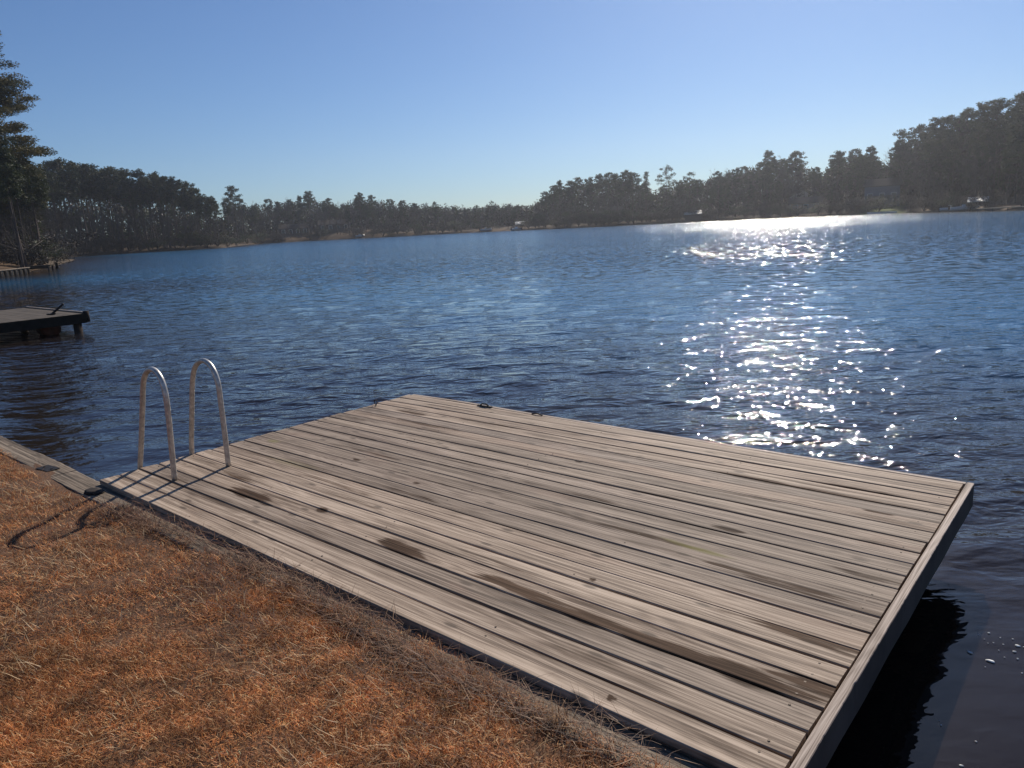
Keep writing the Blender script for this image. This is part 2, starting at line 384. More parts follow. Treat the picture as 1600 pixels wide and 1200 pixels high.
# ------------------------------------------------------------ water sheet with modelled waves near the dock
def graded(lo, hi, c0, c1, fine, k):
    xs = list(np.arange(c0, c1, fine)); s = fine
    x_ = xs[-1]
    while x_ < hi: s = max(fine, k*(x_-c1)+fine); x_ += s; xs.append(x_)
    x_ = c0; pre = []
    while x_ > lo: s = max(fine, k*(c0-x_)+fine); x_ -= s; pre.append(x_)
    return np.array(pre[::-1]+xs)
wx = graded(-320, 320, -5.0, 6.5, 0.045, 0.016); wy = graded(-70, 405, 1.5, 10.5, 0.045, 0.016)
X, Y = np.meshgrid(wx, wy, indexing='ij')
dx = np.gradient(wx)[:, None]; dy = np.gradient(wy)[None, :]
rng = np.random.default_rng(5)
Z = np.zeros_like(X)
SX = (X-B0[0])*U[0]+(Y-B0[1])*U[1]; SY = (X-B0[0])*V[0]+(Y-B0[1])*V[1]
for i in range(44):
    lam = 0.20*(1.050**i); th = math.radians(88+rng.normal(0, 26)); k = 2*PI/lam
    kx, ky = k*math.cos(th), k*math.sin(th); amp_ = 0.0036*lam**0.85
    fade = np.clip((lam/3.2-np.maximum(dx*abs(math.cos(th)), dy*abs(math.sin(th))))/(lam/3.2), 0, 1)
    ph = kx*X+ky*Y+rng.uniform(0, 6.28)+0.7*np.sin(X*0.7+i)+0.6*np.sin(Y*0.43+2*i)
    s_ = np.sin(ph); Z += amp_*fade*(s_+0.22*np.cos(2*ph))
# lee of the dock and the shore: calmer
lee = np.clip((SX-4.4)/0.5, 0, 1)*np.clip((2.6-(SX-5.1))/2.0, 0, 1)*np.clip((1.2-SY)/2.2, 0, 1)
shore = np.clip((SY+3.2)/3.5, 0.25, 1)
calmv = np.clip((1-0.80*lee)*shore, 0.10, 1.0)
Z = Z*calmv
# keep crests from rising through the shore wall
me_v = np.stack([X, Y, WZ+Z], -1).reshape(-1, 3)
nx, ny = X.shape; idx = np.arange(nx*ny).reshape(nx, ny)
Q = np.stack([idx[:-1, :-1], idx[1:, :-1], idx[1:, 1:], idx[:-1, 1:]], -1).reshape(-1, 4)
me = npmesh('water', me_v, quads=Q, smooth=True); fattr(me, 'calm', calmv.ravel()); fattr(me, 'deep', np.clip((np.minimum(-lake_sd(X, Y)-2.0, 1e3))/13.0, 0, 1).ravel()*(np.clip((SY+0.5)/10, 0, 1)).ravel()); me.materials.append(M['water'])
wobj = link(bpy.data.objects.new('water', me)); wobj['kind'] = 'structure'

# ------------------------------------------------------------ the near lawn (shore frame)
ly = -np.concatenate([np.arange(3.15, 8, 0.06), np.arange(8, 68, 1.5)])
lx = np.concatenate([np.arange(-27, -6, 1.0), np.arange(-6, 9, 0.06), np.arange(9, 70, 1.5)])
LX, LY = np.meshgrid(lx, ly, indexing='ij')
def lawn_h(x, y):
    return -0.046+0.03*np.clip((-3.22-y)/0.7, 0, 1)+0.012*np.clip(-3.2-y, 0, 6)+0.010*np.sin(x*3.1+y*1.7)*np.sin(y*4.1+x)+0.006*np.sin(x*11+2*y)*np.sin(y*13-x*4)
WXx, WYy = S2W(LX, LY)
nx, ny = LX.shape; idx = np.arange(nx*ny).reshape(nx, ny)
Q = np.stack([idx[:-1, :-1], idx[:-1, 1:], idx[1:, 1:], idx[1:, :-1]], -1).reshape(-1, 4)
me = npmesh('lawn', np.stack([WXx, WYy, lawn_h(LX, LY)], -1).reshape(-1, 3), quads=Q, smooth=True)
me.materials.append(M['lawn']); lo_ = link(bpy.data.objects.new('lawn', me)); lo_['kind'] = 'structure'

def in_view(x, y, z=0.0, mx=1.25):
    """keep points roughly within the camera's field plus a generous margin"""
    Rn = np.array(Rm); d = np.stack([x, y, np.full_like(x, z-CAMH)], -1)@Rn
    zz = -d[:, 2]; f = 1143.4
    u_ = d[:, 0]/np.maximum(zz, 1e-3)*f/800; v_ = d[:, 1]/np.maximum(zz, 1e-3)*f/600
    return (zz > 0.2) & (np.abs(u_) < mx+0.35) & (np.abs(v_) < mx+0.25)

def blades(name, x, y, z, L, Wd, lean, az, curl, colr, material, width_tip=0.25):
    """thin three-station blades, all in one mesh"""
    n = len(x)
    dirx, diry = np.cos(az), np.sin(az); px_, py_ = -diry, dirx
    sl_, cl_ = np.sin(lean), np.cos(lean)
    V5 = np.zeros((n, 5, 3), np.float32)
    sl2, cl2 = np.sin(lean+curl), np.cos(lean+curl)
    mid = np.stack([x+dirx*sl_*L*0.5, y+diry*sl_*L*0.5, z+cl_*L*0.5], -1)
    tip = mid+np.stack([dirx*sl2*L*0.5, diry*sl2*L*0.5, cl2*L*0.5], -1)
    base = np.stack([x, y, z], -1); pw = np.stack([px_, py_, np.zeros(n)], -1)*Wd[:, None]*0.5
    V5[:, 0] = base-pw; V5[:, 1] = base+pw; V5[:, 2] = mid+pw*0.85; V5[:, 3] = mid-pw*0.85; V5[:, 4] = tip
    b = np.arange(n)[:, None]*5
    q = b+np.array([0, 1, 2, 3]); t = b+np.array([3, 2, 4])
    me = npmesh(name, V5.reshape(-1, 3), quads=q, tris=t)
    c4 = np.repeat(np.concatenate([colr, np.ones((n, 1))], 1), 5, 0); cattr(me, 'tint', c4)
    me.materials.append(material)
    o = link(bpy.data.objects.new(name, me)); o['kind'] = 'stuff'; return o

def vnoise(x, y, s, seed=0):
    """cheap smooth value noise"""
    r = np.random.default_rng(seed); T = r.random((64, 64))
    xs, ys = x*s+100, y*s+100; xi, yi = np.floor(xs).astype(int), np.floor(ys).astype(int); fx, fy = xs-xi, ys-yi
    fx, fy = fx*fx*(3-2*fx), fy*fy*(3-2*fy)
    g_ = lambda i, j: T[(xi+i) % 64, (yi+j) % 64]
    return (g_(0, 0)*(1-fx)+g_(1, 0)*fx)*(1-fy)+(g_(0, 1)*(1-fx)+g_(1, 1)*fx)*fy
PAL = np.array([(0.42, 0.165, 0.058), (0.33, 0.115, 0.040), (0.52, 0.27, 0.12), (0.20, 0.065, 0.028), (0.66, 0.46, 0.27), (0.09, 0.038, 0.022)])
def lawn_blades(n, x0, x1, y0, y1, rmin, rmax, Lr, Wr, seed, name, seen=True):
    r = np.random.default_rng(seed)
    sx_ = r.uniform(x0, x1, n); sy_ = r.uniform(y0, y1, n)
    edge = -3.225+0.085*np.clip((sx_-0.6)/1.2, 0, 1)+0.03*np.sin(sx_*2.3)+0.10*(vnoise(sx_, sy_*0, 1.7, 3)-0.5)+0.05*(vnoise(sx_, sy_*0, 7, 4)-0.5)
    wx_, wy_ = S2W(sx_, sy_); rr = np.hypot(wx_, wy_)
    thin = vnoise(sx_, sy_, 3.3, 9)*0.6+vnoise(sx_, sy_, 9, 10)*0.4
    ok = (sy_ < edge-r.exponential(0.02, n)) & (in_view(wx_, wy_) if seen else ~in_view(wx_, wy_)) & (rr >= rmin) & (rr < rmax) & (r.random(n) < np.clip(2.1*thin-0.12, 0.12, 1))
    sx_, sy_, wx_, wy_ = sx_[ok], sy_[ok], wx_[ok], wy_[ok]; n = len(sx_)
    L = r.uniform(*Lr, n)*(0.65+0.7*vnoise(sx_, sy_, 5, 2)); Wd = r.uniform(*Wr, n)
    lean = np.abs(r.normal(1.05, 0.36, n)); az_ = r.uniform(0, 2*PI, n); curl = r.normal(0.35, 0.5, n)
    patch = vnoise(sx_, sy_, 1.4, 21)
    wts = np.array([0.35, 0.26, 0.20, 0.10, 0.045, 0.045]); ci = r.choice(6, n, p=wts)
    cc = np.array([1.14, 1.19, 1.10])*PAL[ci]*(0.60+0.70*patch[:, None])*(0.45+1.0*vnoise(sx_, sy_, 17, 33)[:, None])*r.uniform(0.7, 1.35, (n, 1))
    L = np.where(sy_ > -3.16, L*0.8, L); z = np.where(sy_ > -3.222, -0.037, lawn_h(sx_, sy_))+0.002+r.uniform(0, 0.012, n)
    return blades(name, wx_, wy_, z, L, Wd, lean, az_, curl, np.clip(cc, 0, 1), M['grass'])
lawn_blades(560000, 0.5, 6.2, -5.6, -3.05, 0.9, 3.6, (0.015, 0.044), (0.0013, 0.0025), 11, 'grass')
lawn_blades(520000, -7.0, 5.5, -7.5, -3.05, 3.6, 11.0, (0.018, 0.048), (0.0020, 0.0037), 12, 'grass')
lawn_blades(300000, -9.0, 10.0, -9.0, -3.05, 0.0, 16.0, (0.025, 0.055), (0.004, 0.007), 13, 'grass', False)
# long bleached stems lying over the mat
def stems(n, seed, x0, x1, y0, y1, Lr, Wr, pal, name, leanmu=1.25, edge=None, z0=0.012, azr=None, mat='grass', dens=None):
    r = np.random.default_rng(seed); sx_ = r.uniform(x0, x1, n); sy_ = r.uniform(y0, y1, n)
    wx_, wy_ = S2W(sx_, sy_); ok = in_view(wx_, wy_)
    if dens is not None: ok &= r.random(n) < dens(sx_, sy_)
    sx_, sy_, wx_, wy_ = sx_[ok], sy_[ok], wx_[ok], wy_[ok]; n = len(sx_)
    rr = np.hypot(wx_, wy_)
    az_ = r.uniform(0, 2*PI, n) if azr is None else azr[0]+r.normal(0, azr[1], n)+(r.random(n) < 0.5)*PI
    pal = np.array(pal); cc = pal[r.integers(0, len(pal), n)]*r.uniform(0.7, 1.2, (n, 1))
    z = np.where(sy_ < -3.22, lawn_h(sx_, sy_)+0.008, -0.036)+r.uniform(0, z0, n)
    return blades(name, wx_, wy_, z, r.uniform(*Lr, n), r.uniform(*Wr, n)*(0.6+rr*0.12), np.clip(r.normal(leanmu, 0.22, n), 0.1, 1.52), az_, r.normal(0.1, 0.2, n), cc, M[mat])
clump = lambda x, y: np.clip((vnoise(x, y, 2.6, 44)-0.45)*3.5, 0.03, 1)
stems(22000, 31, -4, 6, -6, -3.3, (0.04, 0.13), (0.0018, 0.003), [(0.62, 0.42, 0.22), (0.52, 0.30, 0.14), (0.68, 0.50, 0.30)], 'dry_stems', 1.15, z0=0.02, dens=clump)
# pine straw and dead twigs piled along the wall cap against the dock
pile = lambda x, y: np.clip(np.exp(-((y+3.17+0.05*np.sin(x*2.1))/0.075)**2)*(y < -3.075)*np.clip((vnoise(x, y*0, 1.6, 51)-0.28)*2.4+0.25*(x > 3.2), 0.03, 1), 0, 1)
stems(24000, 32, 0.6, 6.0, -3.50, -3.05, (0.05, 0.16), (0.0014, 0.0026), [(0.11, 0.048, 0.026), (0.18, 0.08, 0.04), (0.06, 0.03, 0.018), (0.34, 0.20, 0.11)], 'pine_straw', 1.42, z0=0.035, azr=(math.atan2(U[1], U[0]), 0.75), mat='straw', dens=pile)
pile2 = lambda x, y: np.clip(np.exp(-((y+3.42)/0.16)**2)*np.clip((vnoise(x, y, 1.9, 61)-0.4)*3, 0, 1), 0, 1)
stems(13000, 33, 2.0, 6.0, -3.9, -3.1, (0.05, 0.13), (0.0014, 0.0024), [(0.11, 0.05, 0.028), (0.16, 0.075, 0.04), (0.06, 0.03, 0.018)], 'pine_straw', 1.38, z0=0.03, azr=(math.atan2(U[1], U[0]), 0.6), mat='straw', dens=pile2)
# upright tufts by the dock edge
def tuft(x, y, n, h, seed, label):
    r = np.random.default_rng(seed); sx_ = x+r.normal(0, 0.035, n); sy_ = y+r.normal(0, 0.022, n); wx_, wy_ = S2W(sx_, sy_)
    pal = np.array([(0.50, 0.33, 0.19), (0.36, 0.22, 0.12), (0.24, 0.14, 0.08)])
    o = blades('grass_tuft', wx_, wy_, np.full(n, -0.045), r.uniform(0.4, 1.0, n)*h, r.uniform(0.0022, 0.0038, n), np.abs(r.normal(0.45, 0.35, n)), r.uniform(0, 2*PI, n), r.normal(0.35, 0.3, n), pal[r.integers(0, 3, n)], M['grass'])
    del o['kind']; tag(o, label, 'grass tuft', 'dry grass tufts along the dock edge')
tuft(2.62, -3.15, 70, 0.11, 1, 'small upright tan grass tuft by the dock edge, nearest the ladder')
tuft(3.45, -3.17, 45, 0.10, 2, 'thin dry grass tuft at the middle of the near dock edge')
tuft(4.30, -3.18, 70, 0.12, 3, 'tallest bleached grass tuft leaning on the near dock edge')
tuft(4.95, -3.24, 60, 0.12, 4, 'dry grass tuft by the dock edge at the bottom of the photo')

# ------------------------------------------------------------ shore wall
wall = empty('retaining_wall'); wall.matrix_world = SHORE
tag(wall, 'low weathered timber retaining wall with plank cap along the lawn edge', 'retaining wall')
def cap_plank(x0, x1, z, seed, yo=0.0):
    r = np.random.default_rng(seed); n = int((x1-x0)/0.05)+1; xs = np.linspace(x0, x1, n)
    vs = []; prof = [(-3.175, -0.05), (-3.175, -0.006), (-3.168, 0.0), (-3.08, 0.001), (-2.988, 0.0), (-2.98, -0.006), (-2.98, -0.05)]
    wob = np.cumsum(r.normal(0, 0.0012, n)); wob -= np.linspace(0, wob[-1], n)
    for i, x_ in enumerate(xs):
        for j, (yy, zz) in enumerate(prof):
            vs.append((x_, yy+yo+wob[i]+r.normal(0, 0.0012), z+zz+r.normal(0, 0.0008)))
    k = len(prof); fs = [(i*k+j, i*k+(j+1) % k, (i+1)*k+(j+1) % k, (i+1)*k+j) for i in range(n-1) for j in range(k)]
    fs += [tuple(range(k))[::-1], tuple((n-1)*k+j for j in range(k))]
    mb = MB(); mb.add(vs, fs); return mb.build('cap_plank', M['cap'], wall)
cap_plank(-24, -4.2, -0.037, 1, -0.045); cap_plank(-4.19, -0.56, -0.038, 2, -0.041); cap_plank(-0.548, 3.1, -0.039, 3, -0.050); cap_plank(3.108, 9.0, -0.0395, 4, -0.045)
mb = MB(); r_ = random.Random(3); x_ = -24.0
while x_ < 9:
    wd = 0.19+r_.uniform(-0.01, 0.01); mb.box(x_, x_+wd-0.006, -3.14-r_.uniform(0, 0.008), -3.09+r_.uniform(0, 0.006), -1.4, -0.09, 0); x_ += wd
mb.build('sheeting', M['cap'], wall)
# dark plate on the cap, and the stone lying by the dock corner
pl = MB(); pl.box(-0.095, 0.095, -0.05, 0.05, 0, 0.006, bev=0.002); pl.tube([(-0.06, 0, 0.006), (-0.06, 0, 0.011)], 0.009); pl.tube([(0.06, 0, 0.006), (0.06, 0, 0.011)], 0.009)
o = pl.build('metal_plate', M['black']); o.matrix_world = SHORE @ Matrix.Translation((-0.80, -3.15, -0.034)) @ Matrix.Rotation(0.12, 4, 'Z')
tag(o, 'dark square metal plate lying on the wall cap left of the dock corner', 'metal plate')
def rock(name, loc, size, seed, mat, squash=(1, 1, 1)):
    import bmesh
    bm = bmesh.new(); bmesh.ops.create_icosphere(bm, subdivisions=3, radius=1); r = random.Random(seed)
    ds = [(Vector((r.gauss(0, 1), r.gauss(0, 1), r.gauss(0, 1))).normalized(), r.uniform(0.55, 0.9)) for _ in range(9)]
    for v in bm.verts:
        for d, k in ds:
            q = v.co.dot(d)
            if q > k: v.co -= d*(q-k)*0.9
        v.co *= 1+r.uniform(-0.02, 0.02)
        v.co = Vector((v.co.x*squash[0], v.co.y*squash[1], v.co.z*squash[2]))*size
    me = bpy.data.meshes.new(name); bm.to_mesh(me); bm.free(); me.materials.append(mat)
    me.polygons.foreach_set('use_smooth', [True]*len(me.polygons))
    o = link(bpy.data.objects.new(name, me)); o.location = loc; return o
x_, y_ = S2W(0.16, -3.16)
o = rock('stone', (x_, y_, -0.028), 0.062, 5, M['stone'], (1.5, 0.8, 0.42)); o.rotation_euler = (0, 0, -0.3)
tag(o, 'dark flat stone lying at the dock corner below the ladder', 'stone')

# ------------------------------------------------------------ the dock
DL, DW, NB = 5.067, 3.066, 21
dock = empty('dock'); dock.matrix_world = SHORE
tag(dock, 'large low wooden swim dock of weathered grey boards in the foreground', 'dock')
rng = np.random.default_rng(8)
pitch = DW/NB
STAINS = [  # x, y, half length, half width, strength
 (1.30,-2.60,0.26,0.05,1.0),(1.52,-2.63,0.10,0.03,0.6),(2.76,-2.57,0.13,0.05,1.0),(2.88,-2.60,0.12,0.035,0.9),(1.95,-2.49,0.05,0.03,0.8),(1.30,-1.72,0.04,0.02,0.8),
 (3.56,-2.57,0.30,0.035,0.9),(3.95,-2.60,0.36,0.042,0.85),(4.40,-2.60,0.30,0.04,0.9),(4.75,-2.60,0.22,0.05,1.0),(4.95,-2.52,0.16,0.045,0.85),
 (4.80,-2.22,0.30,0.035,0.8),(4.5,-1.83,0.5,0.02,0.7),(4.72,-1.86,0.3,0.03,0.6),(4.86,-1.55,0.22,0.03,0.5),(4.2,-0.58,0.75,0.03,0.75),(4.6,-0.42,0.35,0.02,0.6),
 (3.2,-1.42,0.6,0.02,0.55),(3.7,-1.72,0.7,0.02,0.7),(2.2,-2.0,0.7,0.03,0.5),(1.6,-2.15,0.6,0.03,0.45),(2.75,-1.2,0.6,0.02,0.45),(1.2,-1.55,0.5,0.02,0.5),
 (0.62,-0.52,0.30,0.04,0.6),(1.05,-0.75,0.42,0.035,0.65),(1.5,-0.45,0.5,0.02,0.55),(0.8,-0.22,0.35,0.03,0.5),(2.4,-0.35,0.7,0.02,0.4),(2.9,-0.62,0.5,0.025,0.45),
 (3.85,-2.30,0.02,0.015,1.0),(4.14,-1.41,0.09,0.02,0.9),(2.78,-0.89,0.04,0.02,0.8),(4.40,-3.00,0.016,0.012,1.3),(2.1,-1.83,0.04,0.02,0.7),(3.4,-0.30,0.5,0.02,0.4),
 (0.55,-2.72,0.25,0.05,0.45),(0.9,-2.45,0.35,0.04,0.5),(2.1,-1.35,0.4,0.03,0.4),(3.3,-2.42,0.3,0.02,0.5),(4.75,-1.15,0.2,0.02,0.45),(3.95,-0.9,0.45,0.02,0.5),(4.72,-0.75,0.08,0.02,0.8)]
MOSS = [(4.14, -1.72, 0.13, 0.02, 1.0), (3.95, -1.70, 0.06, 0.012, 0.8), (0.28, -1.78, 0.06, 0.03, 0.8), (0.95, -2.05, 0.25, 0.04, 0.4)]
ns = 260; vs = []; fs = []; bid = []
for b in range(NB):
    yc = -(b+0.5)*pitch; hw = pitch/2-0.0038-rng.uniform(0, 0.0014); z0 = rng.normal(0, 0.0012); id_ = rng.random(); id_ = {20: 0.74, 19: 0.69, 18: 0.47, 17: 0.80, 15: 0.70, 1: 0.66, 0: 0.7}.get(b, id_)
    x0 = rng.normal(0, 0.004); x1 = 5.018+rng.normal(0, 0.003); cup = rng.uniform(-0.0015, 0.0012); skew = rng.normal(0, 0.0012)
    xs = np.linspace(x0, x1, ns); base = len(vs)
    prof = [(-1, -0.034), (-1, -0.004), (-0.94, -0.0005), (-0.7, 0.0), (-0.45, 0.0), (-0.22, 0.0), (0, 0.0), (0.22, 0.0), (0.45, 0.0), (0.7, 0.0), (0.94, -0.0005), (1, -0.004), (1, -0.034)]
    w1 = np.interp(xs, np.linspace(0, 5.1, 14), rng.normal(0, 0.0011, 14)); w2 = np.interp(xs, np.linspace(0, 5.1, 14), rng.normal(0, 0.0011, 14)); wz = np.interp(xs, np.linspace(0, 5.1, 9), rng.normal(0, 0.0012, 9))
    for i in range(ns):
        for t, zz in prof:
            ww = w1[i] if t > 0 else w2[i]
            vs.append((xs[i], yc+t*hw+(ww if abs(t) > 0.9 else 0), z0+wz[i]+zz+cup*(1-t*t)+skew*t)); bid.append(id_)
    k = len(prof)
    for i in range(ns-1):
        for j in range(k-1): fs.append((base+i*k+j, base+(i+1)*k+j, base+(i+1)*k+j+1, base+i*k+j+1))
        fs.append((base+i*k+k-1, base+(i+1)*k+k-1, base+(i+1)*k, base+i*k))
va = np.array(vs); k = 13
def ell(lst, seed):
    st = np.zeros(len(va)); nz = vnoise(va[:, 0]*1.2, va[:, 1]*8, 6, seed)-0.5
    for (x_, y_, a_, b_, k_) in lst:
        d = np.sqrt(((va[:, 0]-x_)/a_)**2+((va[:, 1]-y_)/b_)**2)+nz*0.7
        st = np.maximum(st, k_*np.clip(1.6-d*1.1, 0, 1))
    return st
st_, mo_ = ell(STAINS, 71), ell(MOSS, 72)
pf = [tuple(reversed(f_)) for f_ in fs]
for b in range(NB):     # close the board ends
    for i in (0, ns-1):
        q = tuple((b*ns+i)*13+j for j in range(13)); pf.append(q if i == 0 else q[::-1])
nwood = len(pf); mb = MB(); r_ = random.Random(4)   # rusty screw heads over the joists, many sunk or lost
for b in range(NB):
    for xj in (0.07, 1.3, 2.5, 3.75, 4.93):
        for s_ in (-0.038, 0.038):
            if r_.random() < (0.75 if xj in (0.07, 4.93) else 0.4):
                x_ = xj+r_.uniform(-0.012, 0.012); y_ = -(b+0.5)*pitch+s_+r_.uniform(-0.006, 0.006); i = int((x_/5.03)*(ns-1)); zt = va[(b*ns+i)*13+6][2]
                mb.tube([(x_, y_, zt-0.002), (x_, y_, zt+0.0012)], 0.005, 6)
n0 = len(va); pf += [tuple(i+n0 for i in f_) for f_ in mb.f]
me = bpy.data.meshes.new('decking'); me.from_pydata([tuple(p_) for p_ in va]+mb.v, [], pf)
pad = np.zeros(len(mb.v)); fattr(me, 'bid', np.concatenate([bid, pad])); fattr(me, 'stain', np.concatenate([st_, pad])); fattr(me, 'moss', np.concatenate([mo_, pad]))
me.materials.append(M['deck']); me.materials.append(M['screw'])
mi = np.zeros(len(pf), np.int32); mi[nwood:] = 1; me.polygons.foreach_set('material_index', mi); me.update()
deck = link(bpy.data.objects.new('decking', me), dock)
# right-hand edge board, worn along its outer top edge
r2 = np.random.default_rng(14); n = 240; ys = np.linspace(-3.02, 0.012, n); vs = []; fs = []
chip = np.clip(vnoise(ys*0, ys, 7, 81)-0.86, 0, 1)*0.09+np.clip(vnoise(ys*0, ys, 60, 82)-0.6, 0, 1)*0.004
for i, y_ in enumerate(ys):
    vs += [(5.028, y_, -0.142), (5.028, y_, 0.001), (5.032, y_, 0.004), (5.0645-chip[i], y_, 0.004), (5.067-chip[i]*0.9, y_, 0.001-chip[i]*0.25), (5.067, y_, -0.142+0.004*math.sin(y_*9))]
for i in range(n-1):
    for j in range(6): fs.append((i*6+j, i*6+(j+1) % 6, (i+1)*6+(j+1) % 6, (i+1)*6+j))
fs += [tuple(range(5, -1, -1)), tuple((n-1)*6+j for j in range(6))]
# grain must run along y here: build with x/y swapped and turn the object
mb = MB(); mb.add([(p_[1], -p_[0], p_[2]) for p_ in vs], fs)
eb = mb.build('edge_board', [M['fascia'], M['shadeboard']], dock); eb.rotation_euler = (0, 0, PI/2)
eb.data.polygons.foreach_set('material_index', [1 if (q_ < (n-1)*6 and q_ % 6 == 4) else 0 for q_ in range(len(eb.data.polygons))])  # only the outer face gets the painted shade
# bowed trim board along the far edge, leaving a dark gap on its left half
mb = MB(); n = 60; vs = []; fs = []
for i, x_ in enumerate(np.linspace(0.02, 5.02, n)):
    g_ = 0.004+0.026*math.exp(-((x_-0.75)/0.55)**2)
    vs += [(x_, g_, -0.142), (x_, g_, -0.006), (x_, g_+0.034, -0.006), (x_, g_+0.034, -0.142)]
for i in range(n-1):
    for j in range(4): fs.append((i*4+(j+1) % 4, i*4+j, (i+1)*4+j, (i+1)*4+(j+1) % 4))
fs += [(0, 1, 2, 3), tuple((n-1)*4+j for j in (3, 2, 1, 0))]
mb.add(vs, fs); mb.build('trim_board', M['fascia'], dock)
mb = MB()
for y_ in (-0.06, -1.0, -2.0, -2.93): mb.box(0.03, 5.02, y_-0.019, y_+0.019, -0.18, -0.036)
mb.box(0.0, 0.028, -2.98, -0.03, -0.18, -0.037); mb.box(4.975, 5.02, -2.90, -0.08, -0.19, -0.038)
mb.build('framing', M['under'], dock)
for px_, py_ in ((0.25, -0.25), (2.5, -0.25), (4.72, -0.35), (4.72, -2.2), (0.25, -2.6), (2.5, -2.6)):
    mb = MB(); mb.tube([(px_, py_, -2.0), (px_, py_, -0.04)], 0.085, 12); mb.build('post', M['piling'], dock, True)
# eye bolt on the left edge and rusty bracket on the far edge
mb = MB(); mb.tube([(0.06, -0.50, -0.02), (0.06, -0.50, 0.012)], 0.006, 8)
mb.tube([(0.06+0.022*math.sin(t), -0.50, 0.033-0.022*math.cos(t)) for t in np.linspace(0, 2*PI, 17)], 0.0048, 6, cap=False)
mb.build('eye_bolt', M['black'], dock, True)
mb = MB(); mb.box(0.98, 1.16, -0.022, 0.004, 0.0005, 0.010, bev=0.002); mb.tube([(1.02, -0.01, 0.010), (1.04, -0.01, 0.026), (1.10, -0.01, 0.026), (1.12, -0.01, 0.010)], 0.007, 8)
mb.build('cleat', M['black'], dock)
mb = MB(); mb.tube([(1.64, 0.0, 0.0), (1.70, 0.0, 0.012), (1.76, 0.0, 0.0)], 0.006, 6); mb.build('staple', M['black'], dock)

# swim ladder
lad = empty('swim_ladder'); lad.matrix_world = SHORE
tag(lad, 'swim ladder with two tall arched grab rails on the left side of the dock', 'ladder')
def smooth_path(pts, n=6):
    P = [Vector(p_) for p_ in pts]; P = [P[0]*2-P[1]]+P+[P[-1]*2-P[-2]]; out = []
    for i in range(1, len(P)-2):
        for j in range(n):
            t = j/n; a_, b_, c_, d_ = P[i-1], P[i], P[i+1], P[i+2]
            out.append(0.5*((2*b_)+(c_-a_)*t+(2*a_-5*b_+4*c_-d_)*t*t+(3*b_-a_-3*c_+d_)*t**3))
    out.append(P[-2]); return out
prA = [(0, 0.0), (0.030, 0.25), (0.062, 0.50), (0.068, 0.66), (0.028, 0.765), (-0.068, 0.812), (-0.175, 0.785), (-0.262, 0.70), (-0.35, 0.50), (-0.47, 0.22), (-0.57, 0.0), (-0.615, -0.16), (-0.62, -0.6), (-0.62, -1.25)]
prB = [(0, 0.0), (0.012, 0.25), (0.018, 0.50), (0.016, 0.655), (-0.04, 0.762), (-0.155, 0.802), (-0.285, 0.755), (-0.375, 0.63), (-0.46, 0.38), (-0.54, 0.14), (-0.575, 0.0), (-0.60, -0.14), (-0.61, -0.6), (-0.61, -1.25)]
for pr, fx, fy in ((prA, 0.532, -2.750), (prB, 0.570, -2.354)):
    mb = MB(); mb.tube(smooth_path([(fx+d_, fy, z_) for d_, z_ in pr]), 0.0195, 14); mb.build('rail', M['metal'], lad, True)
for z_ in (-0.35, -0.65, -0.95):
    mb = MB(); mb.box(-0.105, -0.02, -2.735, -2.37, z_-0.012, z_+0.012, bev=0.004); mb.build('step', M['metal'], lad)

# white flecks of foam drifting beside the dock
fr = random.Random(6); protos = []
spots = [(5.299,-0.883,.011),(5.426,-0.934,.020),(5.252,-1.125,.019),(5.343,-1.152,.026),(5.35,-0.90,.007),(5.33,-0.97,.007),(5.37,-0.96,.009),(5.40,-0.88,.008),(5.31,-0.99,.006),(5.36,-1.03,.007),(5.42,-1.0,.012),(5.44,-1.06,.010),(5.45,-0.84,.009),(5.26,-0.93,.006),(5.47,-1.18,.008),(5.33,-1.22,.006),(5.251,-1.786,.008),(5.24,-1.76,.005),(5.382,-1.815,.008),(5.36,-2.0,.012),(5.29,-0.96,.005),(5.39,-1.08,.006),(5.45,-0.93,.007),(5.48,-1.0,.014)]
mb = MB()
for x_, y_, s_ in spots:
    a_ = fr.uniform(-0.4, 0.4); k_ = fr.uniform(1.0, 1.6) if s_ < 0.012 else fr.uniform(1.5, 2.2)
    s_ *= 0.72
    vs = []; nn_ = 10
    for ring, (rr_, zz_) in enumerate(((1, -0.002), (0.9, 0.0015), (0.5, 0.003))):
        for t in range(nn_):
            an = 2*PI*t/nn_; w_ = 1+0.15*math.sin(an*3+s_*900)
            lx_, ly_ = s_*0.5*k_*rr_*w_*math.cos(an), s_*0.5*rr_*w_*math.sin(an)
            vs.append((x_+lx_*math.cos(a_)-ly_*math.sin(a_), y_+lx_*math.sin(a_)+ly_*math.cos(a_), WZ+0.004+zz_*(s_/0.012)**0.5))
    fs = [(r0*nn_+t, r0*nn_+(t+1) % nn_, (r0+1)*nn_+(t+1) % nn_, (r0+1)*nn_+t) for r0 in range(2) for t in range(nn_)]+[tuple(2*nn_+t for t in range(nn_))]
    mb.add(vs, fs)
o = mb.build('foam_flecks', M['foam'], None, True); o.matrix_world = SHORE
tag(o, 'small white foam flecks floating on dark water right of the dock', 'foam', kind='stuff')

